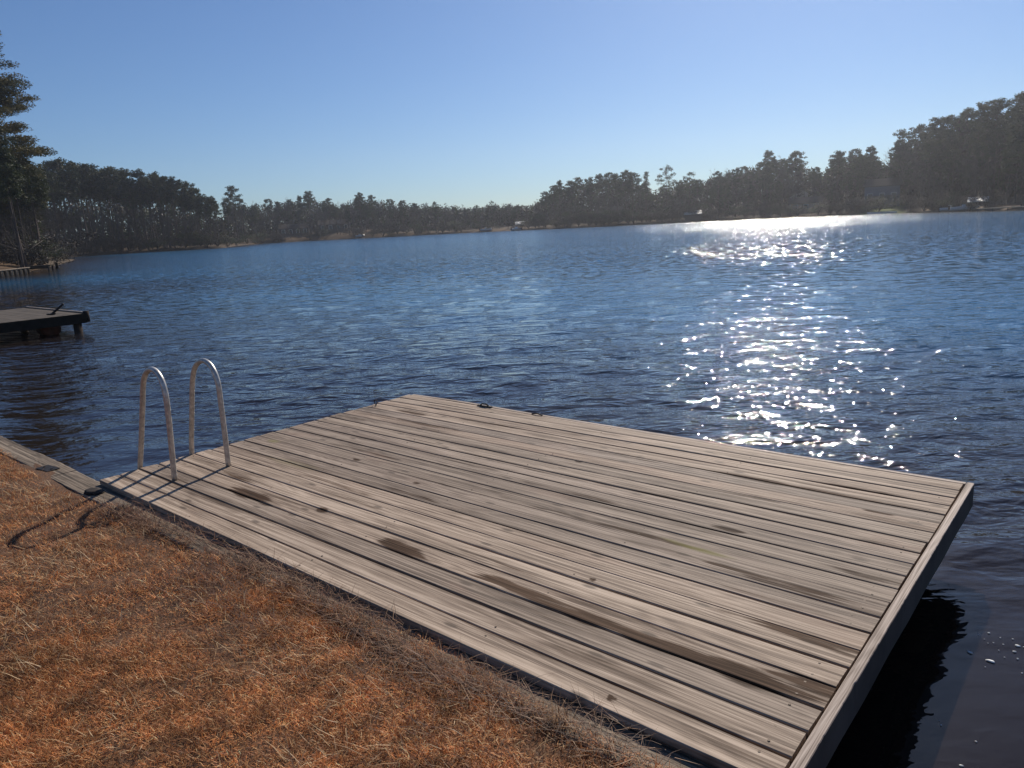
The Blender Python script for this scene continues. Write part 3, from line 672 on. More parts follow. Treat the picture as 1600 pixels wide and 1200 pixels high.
# ------------------------------------------------------------ the neighbouring dock on the left
nd = empty('neighbouring_dock'); nd.matrix_world = SHORE
tag(nd, 'dark neighbouring dock reaching in from the left edge', 'dock')
mb = MB(); y_ = 2.27; r_ = random.Random(9)
while y_ > -3.4:
    mb.box(-19.6, -15.03+r_.uniform(-0.006, 0.006), y_-0.14, y_, -0.035, r_.uniform(-0.003, 0.002), bev=0.003); y_ -= 0.1465
mb.build('decking', M['darkdeck'], nd)
mb = MB(); mb.box(-15.02, -14.985, -3.4, 2.31, -0.24, 0.004, bev=0.004); mb.box(-19.6, -15.03, 2.28, 2.315, -0.24, 0.012, bev=0.004); mb.box(-19.6, -15.03, -3.4, -3.36, -0.2, -0.04)
mb.build('edge_board', M['under'], nd)
mb = MB(); mb.box(-19.6, -15.0, 2.32, 2.36, -0.02, 0.035, bev=0.004); mb.build('bumper_rail', M['fascia'], nd)
for px_, py_ in ((-15.15, 2.12), (-17.3, 2.12), (-19.4, 2.12), (-15.2, 0.2), (-15.2, -1.8), (-19.4, 0.2)):
    mb = MB(); mb.tube([(px_, py_, -2), (px_, py_, -0.04)], 0.10, 12); mb.build('post', M['piling'], nd, True)
mb = MB(); mb.tube([(-15.06, 2.34, -0.22), (-15.06, 2.34, 0.06)], 0.07, 10); mb.build('corner_post', M['piling'], nd, True)
mb = MB(); x_, y_ = -15.9, 2.0
mb.tube([(x_, y_-0.2, 0.0), (x_+0.03, y_-0.05, 0.12), (x_+0.10, y_+0.1, 0.25)], 0.028, 8); mb.box(x_-0.10, x_+0.10, y_-0.28, y_-0.12, 0.004, 0.03)
o = mb.build('boat_cleat', M['black']); o.matrix_world = SHORE; tag(o, 'dark slanted mooring arm standing on the neighbouring dock', 'mooring arm')
mb = MB(); mb.tube([(-16.0, 1.6, WZ+0.16), (-15.35, 1.6, WZ+0.16)], 0.2, 16); o = mb.build('barrel', M['rust'], None, True); o.matrix_world = SHORE
tag(o, 'rusty red float barrel under the corner of the neighbouring dock', 'barrel')

# ------------------------------------------------------------ trees
def cloud(c, rad, n, size, rng, flat=1.0):
    """n small leaf triangles spread through an ellipsoid (denser towards its shell)"""
    d = rng.normal(size=(n, 3)); d /= np.linalg.norm(d, axis=1, keepdims=True)
    p_ = d*(rng.random((n, 1))**0.45)*np.array(rad)+np.array(c)
    a_ = rng.normal(size=(n, 3)); a_[:, 2] *= flat; a_ /= np.linalg.norm(a_, axis=1, keepdims=True)
    b_ = rng.normal(size=(n, 3)); b_ -= a_*(a_*b_).sum(1, keepdims=True); b_ /= np.linalg.norm(b_, axis=1, keepdims=True)
    s_ = size*rng.uniform(0.6, 1.3, (n, 1))
    return np.stack([p_-a_*s_*0.6-b_*s_*0.28, p_-a_*s_*0.5+b_*s_*0.3, p_+a_*s_*0.8], 1).reshape(-1, 3)
def tri_mesh(name, V_, mat):
    me = npmesh(name, V_, tris=np.arange(len(V_)).reshape(-1, 3)); me.materials.append(mat); return me
def pine(seed, H=20.0, cr=0.38, rad=3.2, nl=26, density=60, tsize=0.42, shape='round', mat='needles', tr=0.26, dead=5):
    rng = np.random.default_rng(seed); mb = MB(); V_ = []
    bend = rng.normal(0, 0.35, 2); trunk = []
    for i in range(9):
        t = i/8; trunk.append(Vector((bend[0]*math.sin(t*2.2), bend[1]*math.sin(t*2.6), H*0.985*t)))
    mb.tube(trunk, [max(0.03, tr*(1-0.86*(i/8))) for i in range(9)], 7)
    def tp(z):
        t = min(max(z/(H*0.985), 0), 1)*8; i = min(int(t), 7); return trunk[i].lerp(trunk[i+1], t-i)
    z0 = H*(1-cr)
    for i in range(nl):
        t = (i+rng.uniform(0, 1))/nl; z = z0+(H-z0)*t
        if shape == 'round': R = rad*math.sin(PI*min(1, 0.16+0.80*t))**0.7
        elif shape == 'cone': R = rad*(1.02-t)**0.8
        elif shape == 'tier':
            z = z0+(H-z0)*(round(t*15)/15)+rng.normal(0, 0.12); t = min(1.0, (z-z0)/(H-z0)); R = rad*(1.03-t)**0.62*(0.35+0.65*min(1, t/0.25))
        else: R = rad*(0.55+0.45*math.sin(PI*t))*(0.6 if t > 0.85 else 1)
        az_ = i*2.4+rng.uniform(-0.5, 0.5); R *= rng.uniform(0.55, 1.08)
        st = tp(z-R*0.18); rise = rng.uniform(0.05, 0.35)*R+(0.25*R if t > 0.7 else 0)
        en = Vector((st.x+R*math.cos(az_), st.y+R*math.sin(az_), min(H, st.z+rise)))
        md = st.lerp(en, 0.55)+Vector((0, 0, -0.06*R)); mb.tube([st, md, en], [0.075, 0.05, 0.02], 4)
        for q in range((2 if R < rad*0.55 else 3)+(1 if shape == 'tier' else 0)):
            f = rng.uniform(0.45, 1.0) if q else 0.97
            c_ = st.lerp(en, f)+Vector(rng.normal(0, 0.28, 3)); rr = rng.uniform(0.6, 1.15)*(0.55+0.12*rad)
            fl_ = 0.34 if shape == 'tier' else 0.62; V_.append(cloud(c_, (rr*1.15, rr*1.15, rr*fl_), int(density*rr), tsize, rng, 0.6))
    V_.append(cloud(tp(H*0.97), (0.9, 0.9, 0.7), int(density*0.9), tsize, rng))
    for i in range(dead):
        z = H*rng.uniform(min(0.35, 0.8*(1-cr)), 1-cr); az_ = rng.uniform(0, 2*PI); st = tp(z); L_ = rng.uniform(0.6, 1.8)
        mb.tube([st, st+Vector((L_*math.cos(az_), L_*math.sin(az_), -0.1*L_))], [0.045, 0.015], 3)
    return mb, tri_mesh('crown', np.concatenate(V_), M[mat])
def hardwood(seed, H=15.0, spread=0.42, depth=5, tw=0.02, first=0.25):
    rng = np.random.default_rng(seed); mb = MB(); sl_ = []; 
    def grow(p, d, L, r, lev):
        pts = [p]; q = p; dd = d
        for i in range(3):
            dd = (dd+Vector(rng.normal(0, 0.10, 3))+Vector((0, 0, 0.06))).normalized(); q = q+dd*(L/3); pts.append(q)
        if lev < 3: mb.tube(pts, [r, r*0.85, r*0.72, r*0.6], 5 if lev < 2 else 3, cap=False)
        else:
            side = dd.orthogonal().normalized()*max(tw, r)
            sl_.append([pts[0]-side, pts[0]+side, pts[2]]); s2 = dd.cross(side).normalized()*max(tw*0.8, r*0.8); sl_.append([pts[1]-s2, pts[1]+s2, pts[3]])
        if lev >= depth: return
        nch = 3 if lev < 3 else 3
        for k_ in range(nch+(1 if lev == 0 else 0)):
            f = rng.uniform(0.45, 1.0); i = min(int(f*3), 2); s0 = pts[i].lerp(pts[i+1], f*3-i)
            ax = Vector(rng.normal(0, 1, 3)).cross(dd).normalized(); an = rng.uniform(0.25, spread+0.35)
            nd_ = (dd*math.cos(an)+ax*math.sin(an)+Vector((0, 0, 0.12))).normalized()
            grow(s0, nd_, L*rng.uniform(0.55, 0.78), r*0.55, lev+1)
    grow(Vector((0, 0, 0)), Vector((0, 0, 1)), H*0.42, H*0.0105, 0)
    V_ = np.array([[tuple(v) for v in t] for t in sl_]).reshape(-1, 3)
    zmax = V_[:, 2].max()
    return mb, V_, zmax
PROTO = {}
def reg(kind, mb, crown_me, h, bark):
    me = bpy.data.meshes.new('trunk'); me.from_pydata(mb.v, [], mb.f); me.materials.append(M[bark])
    me.polygons.foreach_set('use_smooth', [True]*len(me.polygons)); me.update(); PROTO.setdefault(kind, []).append((me, crown_me, h))
for i, (cr, rad, nl, dn, shp) in enumerate([(0.36, 3.3, 26, 62, 'round'), (0.30, 2.7, 20, 66, 'round'), (0.42, 3.6, 30, 55, 'round'), (0.27, 3.0, 17, 60, 'flat'), (0.5, 3.0, 32, 60, 'round'), (0.33, 2.4, 18, 62, 'flat')]):
    mb, cm = pine(100+i, 20.0, cr, rad, nl, dn, 0.40, shp); reg('pine', mb, cm, 20.0, 'bark')
for i, (cr, rad, nl, dn, shp) in enumerate([(0.42, 4.2, 20, 44, 'round'), (0.5, 3.6, 18, 40, 'flat')]):
    mb, cm = pine(140+i, 20.0, cr, rad, nl, dn, 0.36, shp); reg('open_pine', mb, cm, 20.0, 'bark')
mb, cm = pine(150, 20.0, 0.55, 2.4, 30, 44, 0.36, 'cone'); reg('slender_pine', mb, cm, 20.0, 'bark')
for i in range(4):
    mb, V_, zm = hardwood(200+i, 15, 0.38+0.06*i, 5, 0.028); reg('hardwood', mb, tri_mesh('crown', V_, M['hardbark']), zm, 'hardbark')
for i in range(2):   # low spreading bare brush
    mb, V_, zm = hardwood(230+i, 8, 0.60, 6, 0.009); reg('brushwood', mb, tri_mesh('crown', V_, M['hardbark']), zm, 'hardbark')
for i in range(3):   # rounded evergreen and brown shrubs
    rng = np.random.default_rng(260+i); mb = MB(); V_ = []
    for k_ in range(5): mb.tube([(0, 0, 0), (rng.normal(0, 0.4), rng.normal(0, 0.4), 1.2), (rng.normal(0, 0.9), rng.normal(0, 0.9), 2.4)], [0.06, 0.04, 0.02], 4)
    for k_ in range(13): V_.append(cloud((rng.normal(0, 0.85), rng.normal(0, 0.85), rng.uniform(0.5, 2.6)), (0.7, 0.7, 0.5), 260, 0.095, rng))
    V_ = np.concatenate(V_); reg('shrub', mb, tri_mesh('crown', V_, M['brush']), 3.2, 'hardbark'); reg('evergreen', mb, tri_mesh('crown', V_, M['needles']), 3.2, 'bark')
tr_rng = random.Random(77)
def plant(kind, name, x, y, height, label, cat, group=None, var=None, sxy=None, z=None):
    P_ = PROTO[kind]; tm, cm, h = P_[tr_rng.randrange(len(P_)) if var is None else var % len(P_)]
    zz = H1(x, y) if z is None else z
    root = bpy.data.objects.new(name, None); root.location = (x, y, zz-0.05); root.rotation_euler = (0, 0, tr_rng.uniform(0, 6.28))
    s = height/h; k = (sxy if sxy else tr_rng.uniform(0.85, 1.15))*s; root.scale = (k, k, s); root.empty_display_size = 0.3
    col.objects.link(root); tag(root, label, cat, group)
    t = bpy.data.objects.new('trunk' if kind not in ('shrub', 'evergreen', 'brushwood') else 'stems', tm); t.parent = root; col.objects.link(t)
    c_ = bpy.data.objects.new('crown', cm); c_.parent = root; col.objects.link(c_); return root
PROF = [(-36,7.0),(-33,6.4),(-31,5.6),(-29.6,5.7),(-28.4,5.9),(-27,5.3),(-25.9,5.05),(-24.5,4.9),(-23.2,4.5),(-22.2,4.0),(-21.3,3.35),(-20.35,2.7),(-19.56,3.3),(-18.9,2.6),(-18,2.5),(-16.5,2.5),(-14.4,2.85),(-13,2.35),(-11.5,2.3),(-10.7,2.6),(-9,2.25),(-7,1.95),(-4.1,1.6),(-2,1.45),(-0.8,1.6),(0.7,1.5),(2.1,1.35),(3.2,2.2),(4.4,2.9),(5.6,3.15),(7.9,3.45),(9.5,3.5),(10.8,2.6),(11.6,1.9),(12.3,2.4),(13.85,3.05),(15,2.6),(16.3,3.2),(18,3.4),(19.4,3.95),(21.3,3.8),(22.4,2.9),(23.2,2.7),(24,3.6),(25.95,3.7),(26.9,2.5),(27.3,3.4),(27.6,4.5),(29.4,4.95),(30.3,5.2),(32,5.6),(34.35,6.05),(38,6.6)]
pa, pe = zip(*PROF)
def top_h(az, d, z): return CAMH+d*math.tan(math.radians(float(np.interp(az, pa, pe))))-z
SHORE_AZ = []
def shore_d(az):
    """distance from the viewpoint to the far shore along a bearing"""
    ds = np.arange(20, 340, 1.0); x_ = ds*math.sin(math.radians(az)); y_ = ds*math.cos(math.radians(az))
    sd_ = lake_sd(x_, y_); i = np.where(sd_ < 0)[0]
    return float(ds[i[-1]])+0.5
LBL = {
 ('pine', 'left'): ('tall pine with long bare trunk in the dense row on the left shore', 'pines along the left shore'),
 ('pine', 'centre'): ('dark pine rising among the bare woods of the far central shore', 'pines among the central woods'),
 ('pine', 'point'): ('round headed pine in the row on the low point right of centre', 'pines on the point right of centre'),
 ('pine', 'slope'): ('hazy dark pine on the wooded slope rising at the right', 'pines on the right slope'),
 ('pine', 'hill'): ('tall hazy pine on the high wooded hill at the right edge', 'pines on the right hill'),
 ('hardwood', 'left'): ('slim bare hardwood standing between the pines of the left shore', 'bare trees along the left shore'),
 ('hardwood', 'centre'): ('bare grey brown hardwood in the woods of the far central shore', 'bare trees of the central woods'),
 ('hardwood', 'point'): ('bare hardwood behind the pines on the point right of centre', 'bare trees on the point'),
 ('hardwood', 'slope'): ('bare hazy hardwood on the wooded slope rising at the right', 'bare trees on the right slope'),
 ('hardwood', 'hill'): ('bare hardwood on the high wooded hill at the right edge', 'bare trees on the right hill'),
 ('shrub', 'left'): ('brown waterside shrub below the pines of the left shore', 'shrubs along the left shore'),
 ('shrub', 'centre'): ('brown shrub on the bank of the far central shore', 'shrubs on the central bank'),
 ('shrub', 'point'): ('dark shrub at the water line of the point right of centre', 'shrubs on the point'),
 ('shrub', 'slope'): ('dark shrub at the foot of the wooded right slope', 'shrubs below the right slope'),
 ('shrub', 'hill'): ('dark shrub at the foot of the high hill at the right edge', 'shrubs below the right hill')}
def zone(az): return 'left' if az < -20 else 'centre' if az < 2.4 else 'point' if az < 15 else 'slope' if az < 27.2 else 'hill'
CLEAR = [(-16.8, -11.2, 0, 4), (21.2, 23.4, 0, 14), (25.5, 28.2, 0, 19), (-3.2, 0.8, 0, 5), (33.2, 36, 0, 5), (14.0, 15.0, 0, 8)]
def clear(az, off): return any(a_ < az < b_ and o0 <= off < o1 for a_, b_, o0, o1 in CLEAR)
def put(kind, az, off, f, var=None, sxy=None):
    d = shore_d(az)+off; x_, y_ = pol(az, d); z_ = H1(x_, y_); lb, gr = LBL[(('pine' if 'pine' in kind else 'shrub' if kind in ('shrub', 'evergreen') else 'hardwood'), zone(az))]
    h = max(2.5, top_h(az, d, z_)*f*(1.10 if -20.2 < az < 2.2 and off > 3 else 1.0)) if f < 3 else f
    nm = {'pine': 'pine_tree', 'open_pine': 'pine_tree', 'slender_pine': 'pine_tree', 'hardwood': 'bare_tree', 'shrub': 'shrub', 'evergreen': 'shrub', 'brushwood': 'bare_tree'}[kind]
    return plant(kind, nm, x_, y_, h, lb, {'pine_tree': 'pine tree', 'bare_tree': 'bare tree', 'shrub': 'shrub'}[nm], gr, var, sxy, z_)
R_ = tr_rng
# dense pines on the left shore
az = -33.0
while az < -20.6:
    for off, fl in ((R_.uniform(3, 7), (0.86, 1.0)), (R_.uniform(10, 18), (0.86, 1.0)), (R_.uniform(22, 34), (0.80, 0.95))):
        a_ = az+R_.uniform(-0.2, 0.2)
        if not clear(a_, off): put('pine', a_, off, R_.uniform(*fl)*R_.uniform(0.93, 1.0), R_.choice((0, 1, 3, 5)), R_.uniform(0.85, 1.12))
    put('hardwood', az+R_.uniform(-0.3, 0.3), R_.uniform(2, 6), R_.uniform(0.42, 0.62))
    az += 0.50
# central mixed woods
az = -20.2
while az < 2.2:
    for off, fl in ((R_.uniform(4, 12), (0.62, 0.9)), (R_.uniform(16, 30), (0.86, 1.0))):
        a_ = az+R_.uniform(-0.3, 0.3)
        if clear(a_, off): continue
        if R_.random() < (0.30 if a_ < -5 else 0.1): put('pine', a_, off, R_.uniform(*fl)*0.97)
        else: put('hardwood', a_, off, R_.uniform(*fl), sxy=R_.uniform(0.8, 1.1))
    az += 0.44
for a_, f in ((-19.56, 1.0), (-14.4, 1.0), (-13.0, 1.0), (-10.7, 1.0), (-9.8, 1.0), (-5.2, 1.0)): put('pine', a_, 14, f)
# the point: a readable row of pines against the sky
for a_, el, kd, v in ((3.25, 2.3, 'pine', 0), (4.0, 2.75, 'pine', 2), (4.45, 3.0, 'pine', 1), (5.2, 2.95, 'pine', 0), (5.75, 3.15, 'pine', 3), (6.7, 3.1, 'pine', 5), (7.35, 3.3, 'pine', 1), (7.95, 3.42, 'pine', 3), (8.6, 3.25, 'pine', 5), (9.3, 3.5, 'pine', 2), (9.8, 3.3, 'pine', 0), (13.85, 3.08, 'open_pine', 1), (13.3, 2.5, 'pine', 5), (14.6, 2.55, 'pine', 0)):
    put(kd, a_, R_.uniform(8, 16), top_h(a_, shore_d(a_)+12, 0.8)*math.tan(math.radians(el))/math.tan(math.radians(float(np.interp(a_, pa, pe)))), v, 1.0)
d = shore_d(10.85)+14; x_, y_ = pol(10.85, d)
plant('slender_pine', 'pine_tree', x_, y_, CAMH+d*math.tan(math.radians(3.3))-H1(x_, y_), 'slender pointed pine standing alone between the row and the broad pine', 'pine tree', 'pines on the point right of centre', 0, 1.0)
d = shore_d(12.34)+12; x_, y_ = pol(12.34, d)
plant('open_pine', 'pine_tree', x_, y_, CAMH+d*math.tan(math.radians(3.52))-H1(x_, y_), 'broad open crowned pine standing clear against the sky right of centre', 'pine tree', 'pines on the point right of centre', 0, 1.05)
for a_, el, lb in ((-1.95, 1.5, 'short pine rising above bare woods left of the tallest central pine'), (-0.85, 1.78, 'tallest round topped pine above the low bare woods at centre')):
    d = shore_d(a_)+12; x_, y_ = pol(a_, d)
    plant('open_pine', 'pine_tree', x_, y_, CAMH+d*math.tan(math.radians(el))-H1(x_, y_), lb, 'pine tree', 'pines among the central woods', 0, 0.75)
az = 2.6
while az < 15.5:
    put('hardwood', az+R_.uniform(-0.2, 0.2), R_.uniform(5, 10), R_.uniform(0.40, 0.62))
    if R_.random() < 0.5: put('hardwood', az+R_.uniform(-0.2, 0.2), R_.uniform(18, 26), R_.uniform(0.6, 0.9))
    put('evergreen', az+R_.uniform(-0.2, 0.2), R_.uniform(2, 9), R_.uniform(3.0, 5.5), sxy=1.3)
    az += 0.62
# right slope and hill
az = 15.4
while az < 36.5:
    for off, fl in ((R_.uniform(5, 12), (0.42, 0.72)), (R_.uniform(16, 26), (0.70, 0.92)), (R_.uniform(30, 42), (0.88, 1.0))):
        a_ = az+R_.uniform(-0.25, 0.25)
        if not clear(a_, off): put('pine' if R_.random() < 0.72 else 'hardwood', a_, off, R_.uniform(*fl)*R_.uniform(0.93, 1.03), sxy=R_.uniform(0.75, 1.1))
    az += 0.62
for a_ in (19.4, 21.3, 24.0, 25.2, 25.95, 27.8, 28.8, 29.9, 30.4, 31.4, 32.3, 33.2, 34.2): put('pine', a_, R_.uniform(30, 36), 1.03, sxy=1.0)
for a_ in (16.1, 16.7, 20.8, 26.6, 27.0): put('hardwood', a_, R_.uniform(24, 34), 1.02)
# shrubs along the water
az = -32.5
while az < 36:
    off = R_.uniform(1.0, 3.0)
    if not clear(az, 1) or R_.random() < 0.25: put('shrub' if R_.random() < 0.7 else 'evergreen', az, off, 3+R_.uniform(0.2, 1.6), sxy=R_.uniform(1.2, 2.0))
    az += R_.uniform(0.4, 0.8)
# the wood behind the first rows, which reads as one mass
rng = np.random.default_rng(99); VV = []; TT = []
for az in np.arange(-36, 38, 0.13):
    for off in (34, 46, 60, 76) if az > -20 else (38, 52, 68):
        a_ = az+rng.uniform(-0.1, 0.1); o_ = off+rng.uniform(-6, 6); sdist = shore_d(a_) if False else np.interp(a_, _sa, _sd) if '_sa' in globals() else None
        if sdist is None:
            _sa = np.arange(-37, 39, 0.5); _sd = np.array([shore_d(q_) for q_ in _sa]); sdist = np.interp(a_, _sa, _sd)
        d = sdist+o_; x_, y_ = pol(a_, d); z_ = H1(x_, y_); h = max(3, top_h(a_, d, z_)*(rng.uniform(0.45, 0.66) if a_ < -20 else rng.uniform(0.70, 0.90 if a_ > 3 else 0.97)))
        w_ = 0.09+0.06*rng.random(); lx_ = rng.normal(0, 0.4)
        TT.append([(x_-w_, y_, z_-0.3), (x_+w_, y_, z_-0.3), (x_+lx_, y_, z_+h)]); TT.append([(x_, y_-w_, z_-0.3), (x_, y_+w_, z_-0.3), (x_+lx_, y_, z_+h)])
        for q_ in range(4):
            hz = rng.uniform(0.1, 0.95)*h; VV.append(cloud((x_+rng.normal(0, 0.8), y_+rng.normal(0, 1.0), z_+hz), (1.5, 1.5, 1.9), 16, 0.85, rng))
me = tri_mesh('woodland', np.concatenate([np.array(TT).reshape(-1, 3)]+VV), M['bark']); me.materials.append(M['brush']); me.materials.append(M['needles'])
nT = len(TT); nA = len(me.polygons); mi = np.zeros(nA, np.int32); mi[nT:] = np.where(np.random.default_rng(1).random((nA-nT+15)//16).repeat(16)[:nA-nT] < 0.45, 2, 1)
me.polygons.foreach_set('material_index', mi)
o = link(bpy.data.objects.new('background_woods', me)); tag(o, 'dark mass of far woods behind the shoreline trees', 'woods', kind='stuff')

# the big pines close on the left
def bigpine(x, y, H, seed, label, cr, rad, lean=(0, 0)):
    mb, cm = pine(seed, H, cr, rad, 110, 175, 0.22, 'tier', 'needles_gold', 0.30, 14)
    z = H1(x, y); root = empty('pine_tree', (x, y, z-0.1)); root.rotation_euler = (lean[0], lean[1], 0.4)
    tag(root, label, 'pine tree'); me = bpy.data.meshes.new('trunk'); me.from_pydata(mb.v, [], mb.f); me.materials.append(M['bark']); me.update()
    me.polygons.foreach_set('use_smooth', [True]*len(me.polygons))
    link(bpy.data.objects.new('trunk', me), root); link(bpy.data.objects.new('crown', cm), root)
x_, y_ = pol(-33.7, 112); bigpine(x_, y_, 29.5, 301, 'tallest pine, at the left edge, with layered boughs reaching to the right', 0.80, 8.4)
x_, y_ = pol(-34.3, 104); bigpine(x_, y_, 20.5, 302, 'pine partly cut by the left edge behind the brown point', 0.55, 4.2)
x_, y_ = pol(-32.6, 125); bigpine(x_, y_, 14.5, 303, 'lower golden tinged pine just right of the tallest left pine', 0.6, 4.4)
for a_, d, h, k in ((-32.9, 106, 8.5, 0), (-31.9, 112, 9.5, 1), (-31.0, 128, 9.0, 0), (-33.6, 103, 7.0, 1), (-32.3, 120, 10.0, 0), (-30.4, 150, 9.0, 1)):
    x_, y_ = pol(a_, d)
    plant('brushwood', 'bare_tree', x_, y_, h, 'low spreading bare tree with pale twigs above the brown point at left', 'bare tree', 'bare trees behind the brown point', k, 1.15)
for a_, d in ((-33.2, 100), (-32.4, 104), (-31.5, 116), (-30.9, 132), (-34.4, 97)):
    x_, y_ = pol(a_, d); plant('shrub', 'shrub', x_, y_, R_.uniform(1.6, 3.0), 'low brown shrub behind the brown point at left', 'shrub', 'shrubs behind the brown point', None, 1.5)

# bulkhead on the brown point, its small pier and the lone piling
bk = empty('bulkhead'); tag(bk, 'pale low bulkhead with dark posts along the brown point at left', 'bulkhead')
P0, P1 = Vector((-43.7, 63.6, 0)), Vector((-45.5, 70.9, 0)); dv = (P1-P0); L_ = dv.length; ang = math.atan2(dv.y, dv.x)
mb = MB(); mb.box(0, L_, -0.12, 0.12, -1.2, 0.02, bev=0.01); o = mb.build('wall_face', M['concrete'], bk); o.location = P0; o.rotation_euler = (0, 0, ang)
mb = MB(); mb.box(-0.1, L_+0.1, -0.25, 0.25, 0.022, 0.09, bev=0.01); o = mb.build('cap', M['cap'], bk); o.location = P0; o.rotation_euler = (0, 0, ang)
for k in range(7):
    mb = MB(); mb.tube([(0, 0, -1.5), (0, 0, -0.02)], 0.12, 8); o = mb.build('post', M['under'], bk, True); q_ = P0+dv*(k+0.5)/7+Vector((math.sin(ang), -math.cos(ang), 0))*0.26; o.location = q_
pr = empty('small_pier', (-48.9, 78.6, 0), math.radians(20)); tag(pr, 'small dark pier on posts beyond the brown point', 'pier')
mb = MB(); mb.box(-1.2, 1.0, -0.9, 0.9, -0.06, 0.04); mb.box(-1.2, 1.0, -0.95, -0.902, -0.30, 0.0); mb.build('decking', M['under'], pr)
for px_, py_ in ((-1.0, -1.08), (0.85, -1.08), (0.85, 0.75)):
    mb = MB(); mb.tube([(px_, py_, -1.5), (px_, py_, -0.06)], 0.11, 8); mb.build('post', M['under'], pr, True)
mb = MB(); mb.tube([(0, 0, -1.5), (0, 0, 0.30), (-0.05, 0, 0.42)], [0.17, 0.14, 0.05], 8); o = mb.build('piling', M['under'], None, True); o.location = (-49.5, 82.3, WZ+0.28); tag(o, 'lone dark piling in the water beyond the small pier', 'piling')

# ------------------------------------------------------------ houses, boathouses and boats on the far shores
def gable(name, az, off, w_, d_, h, rh, wall, roof, label, cat='house', rot=None, zo=0.0, wins=3, dist=None):
    dd = (shore_d(az)+off) if dist is None else dist; x_, y_ = pol(az, dd); z = H1(x_, y_)+zo
    r = empty(name, (x_, y_, z), (math.radians(-az) if rot is None else rot)); tag(r, label, cat)
    mb = MB(); mb.box(-w_/2, w_/2, -d_/2, d_/2, -1.5, h); mb.add([(-w_/2, -d_/2, h), (-w_/2, d_/2, h), (-w_/2, 0, h+rh)], [(0, 2, 1)]); mb.add([(w_/2, -d_/2, h), (w_/2, d_/2, h), (w_/2, 0, h+rh)], [(0, 1, 2)])
    mb.build('wall', M[wall], r); o_ = 0.45; t = 0.14; mb = MB()
    for s_ in (-1, 1):
        y1 = s_*(d_/2+o_); z1 = h-o_*rh/(d_/2)
        mb.add([(-w_/2-o_, y1, z1+0.01), (w_/2+o_, y1, z1+0.01), (w_/2+o_, 0, h+rh+0.01), (-w_/2-o_, 0, h+rh+0.01), (-w_/2-o_, y1, z1+t), (w_/2+o_, y1, z1+t), (w_/2+o_, 0, h+rh+t), (-w_/2-o_, 0, h+rh+t)],
               [(3,2,1,0),(4,5,6,7),(0,1,5,4),(1,2,6,5),(2,3,7,6),(3,0,4,7)])
    mb.build('roof', M[roof], r)
    for k in range(wins):
        xx = -w_/2+(k+0.5)*w_/wins; mb = MB(); mb.box(xx-0.55, xx+0.55, -d_/2-0.05, -d_/2-0.012, h*0.38, h*0.38+1.3); wn = mb.build('window', M['glass'], r)
        mb = MB(); mb.box(xx-0.66, xx-0.552, -d_/2-0.07, -d_/2-0.005, h*0.38-0.1, h*0.38+1.4); mb.box(xx+0.552, xx+0.66, -d_/2-0.07, -d_/2-0.005, h*0.38-0.1, h*0.38+1.4); mb.box(xx-0.55, xx+0.55, -d_/2-0.07, -d_/2-0.005, h*0.38+1.302, h*0.38+1.4); mb.build('frame', M['white'], wn)
    return r
gable('house', 21.7, 34, 9, 7, 3.2, 2.2, 'pale', 'roof', 'house with a pale gable high among the trees of the right slope', wins=2, rot=math.radians(68))
gable('house', 22.0, 15, 8.5, 6, 3.0, 1.6, 'tan', 'roof', 'tan lakeside house in the brown clearing on the right slope', wins=3)
h_ = gable('house', 26.8, 20, 8.5, 7, 5.4, 1.8, 'bluegrey', 'roof', 'blue grey two storey house with porch posts above the green lawn', wins=3)
for k in range(6):
    mb = MB(); xx = -4.2+k*1.68; mb.box(xx-0.09, xx+0.09, -5.6, -5.42, -1.0, 2.55); mb.build('porch_post', M['pale'], h_)
mb = MB(); mb.box(-4.4, 4.4, -5.7, -3.56, 2.552, 2.75); mb.build('porch_roof', M['roof'], h_)
gable('house', -15.6, 16, 11, 7, 2.8, 1.7, 'brownwall', 'roof', 'low brown house on the far central bank, left one', wins=4)
gable('house', -12.7, 18, 12, 7, 2.8, 1.7, 'brownwall', 'roof', 'low brown house on the far central bank, right one', wins=4)
gable('house', 8.0, 16, 9, 7, 3.2, 1.8, 'brownwall', 'roof', 'brown house half hidden behind the pines on the point', wins=4)
gable('boathouse', 14.2, 2.5, 4.6, 4.0, 1.7, 0.9, 'brownwall', 'roofpale', 'low boathouse with pale roof at the foot of the right slope', 'boathouse', wins=0)
# open boat shelter with bright roof
def shelter(az, off, w_, d_, h, label, tilt=0.12, zo=0.0):
    dd = shore_d(az)+off; x_, y_ = pol(az, dd); r = empty('boat_shelter', (x_, y_, WZ+zo), math.radians(-az)); tag(r, label, 'boat shelter')
    mb = MB(); mb.add([(-w_/2, -d_/2, h-tilt*d_), (w_/2, -d_/2, h-tilt*d_), (w_/2, d_/2, h), (-w_/2, d_/2, h), (-w_/2, -d_/2, h+0.12-tilt*d_), (w_/2, -d_/2, h+0.12-tilt*d_), (w_/2, d_/2, h+0.12), (-w_/2, d_/2, h+0.12)],
                      [(3,2,1,0),(4,5,6,7),(0,1,5,4),(1,2,6,5),(2,3,7,6),(3,0,4,7)]); mb.build('roof', M['white'], r)
    for sx__ in (-1, 1):
        for sy__ in (-1, 1):
            mb = MB(); zt = h-0.01-(tilt*d_ if sy__ < 0 else 0)-0.05; mb.box(sx__*(w_/2-0.2)-0.06, sx__*(w_/2-0.2)+0.06, sy__*(d_/2-0.2)-0.06, sy__*(d_/2-0.2)+0.06, -0.8, zt); mb.build('post', M['piling'], r)
    mb = MB(); mb.box(-w_/2-0.4, w_/2+0.4, -d_/2-0.6, -d_/2+0.1, 0.25, 0.4); mb.build('walkway', M['cap'], r); return r
shelter(1.25, 2.5, 3.2, 5.0, 2.9, 'open boat shelter with bright white roof at the far centre shore', 0.2)
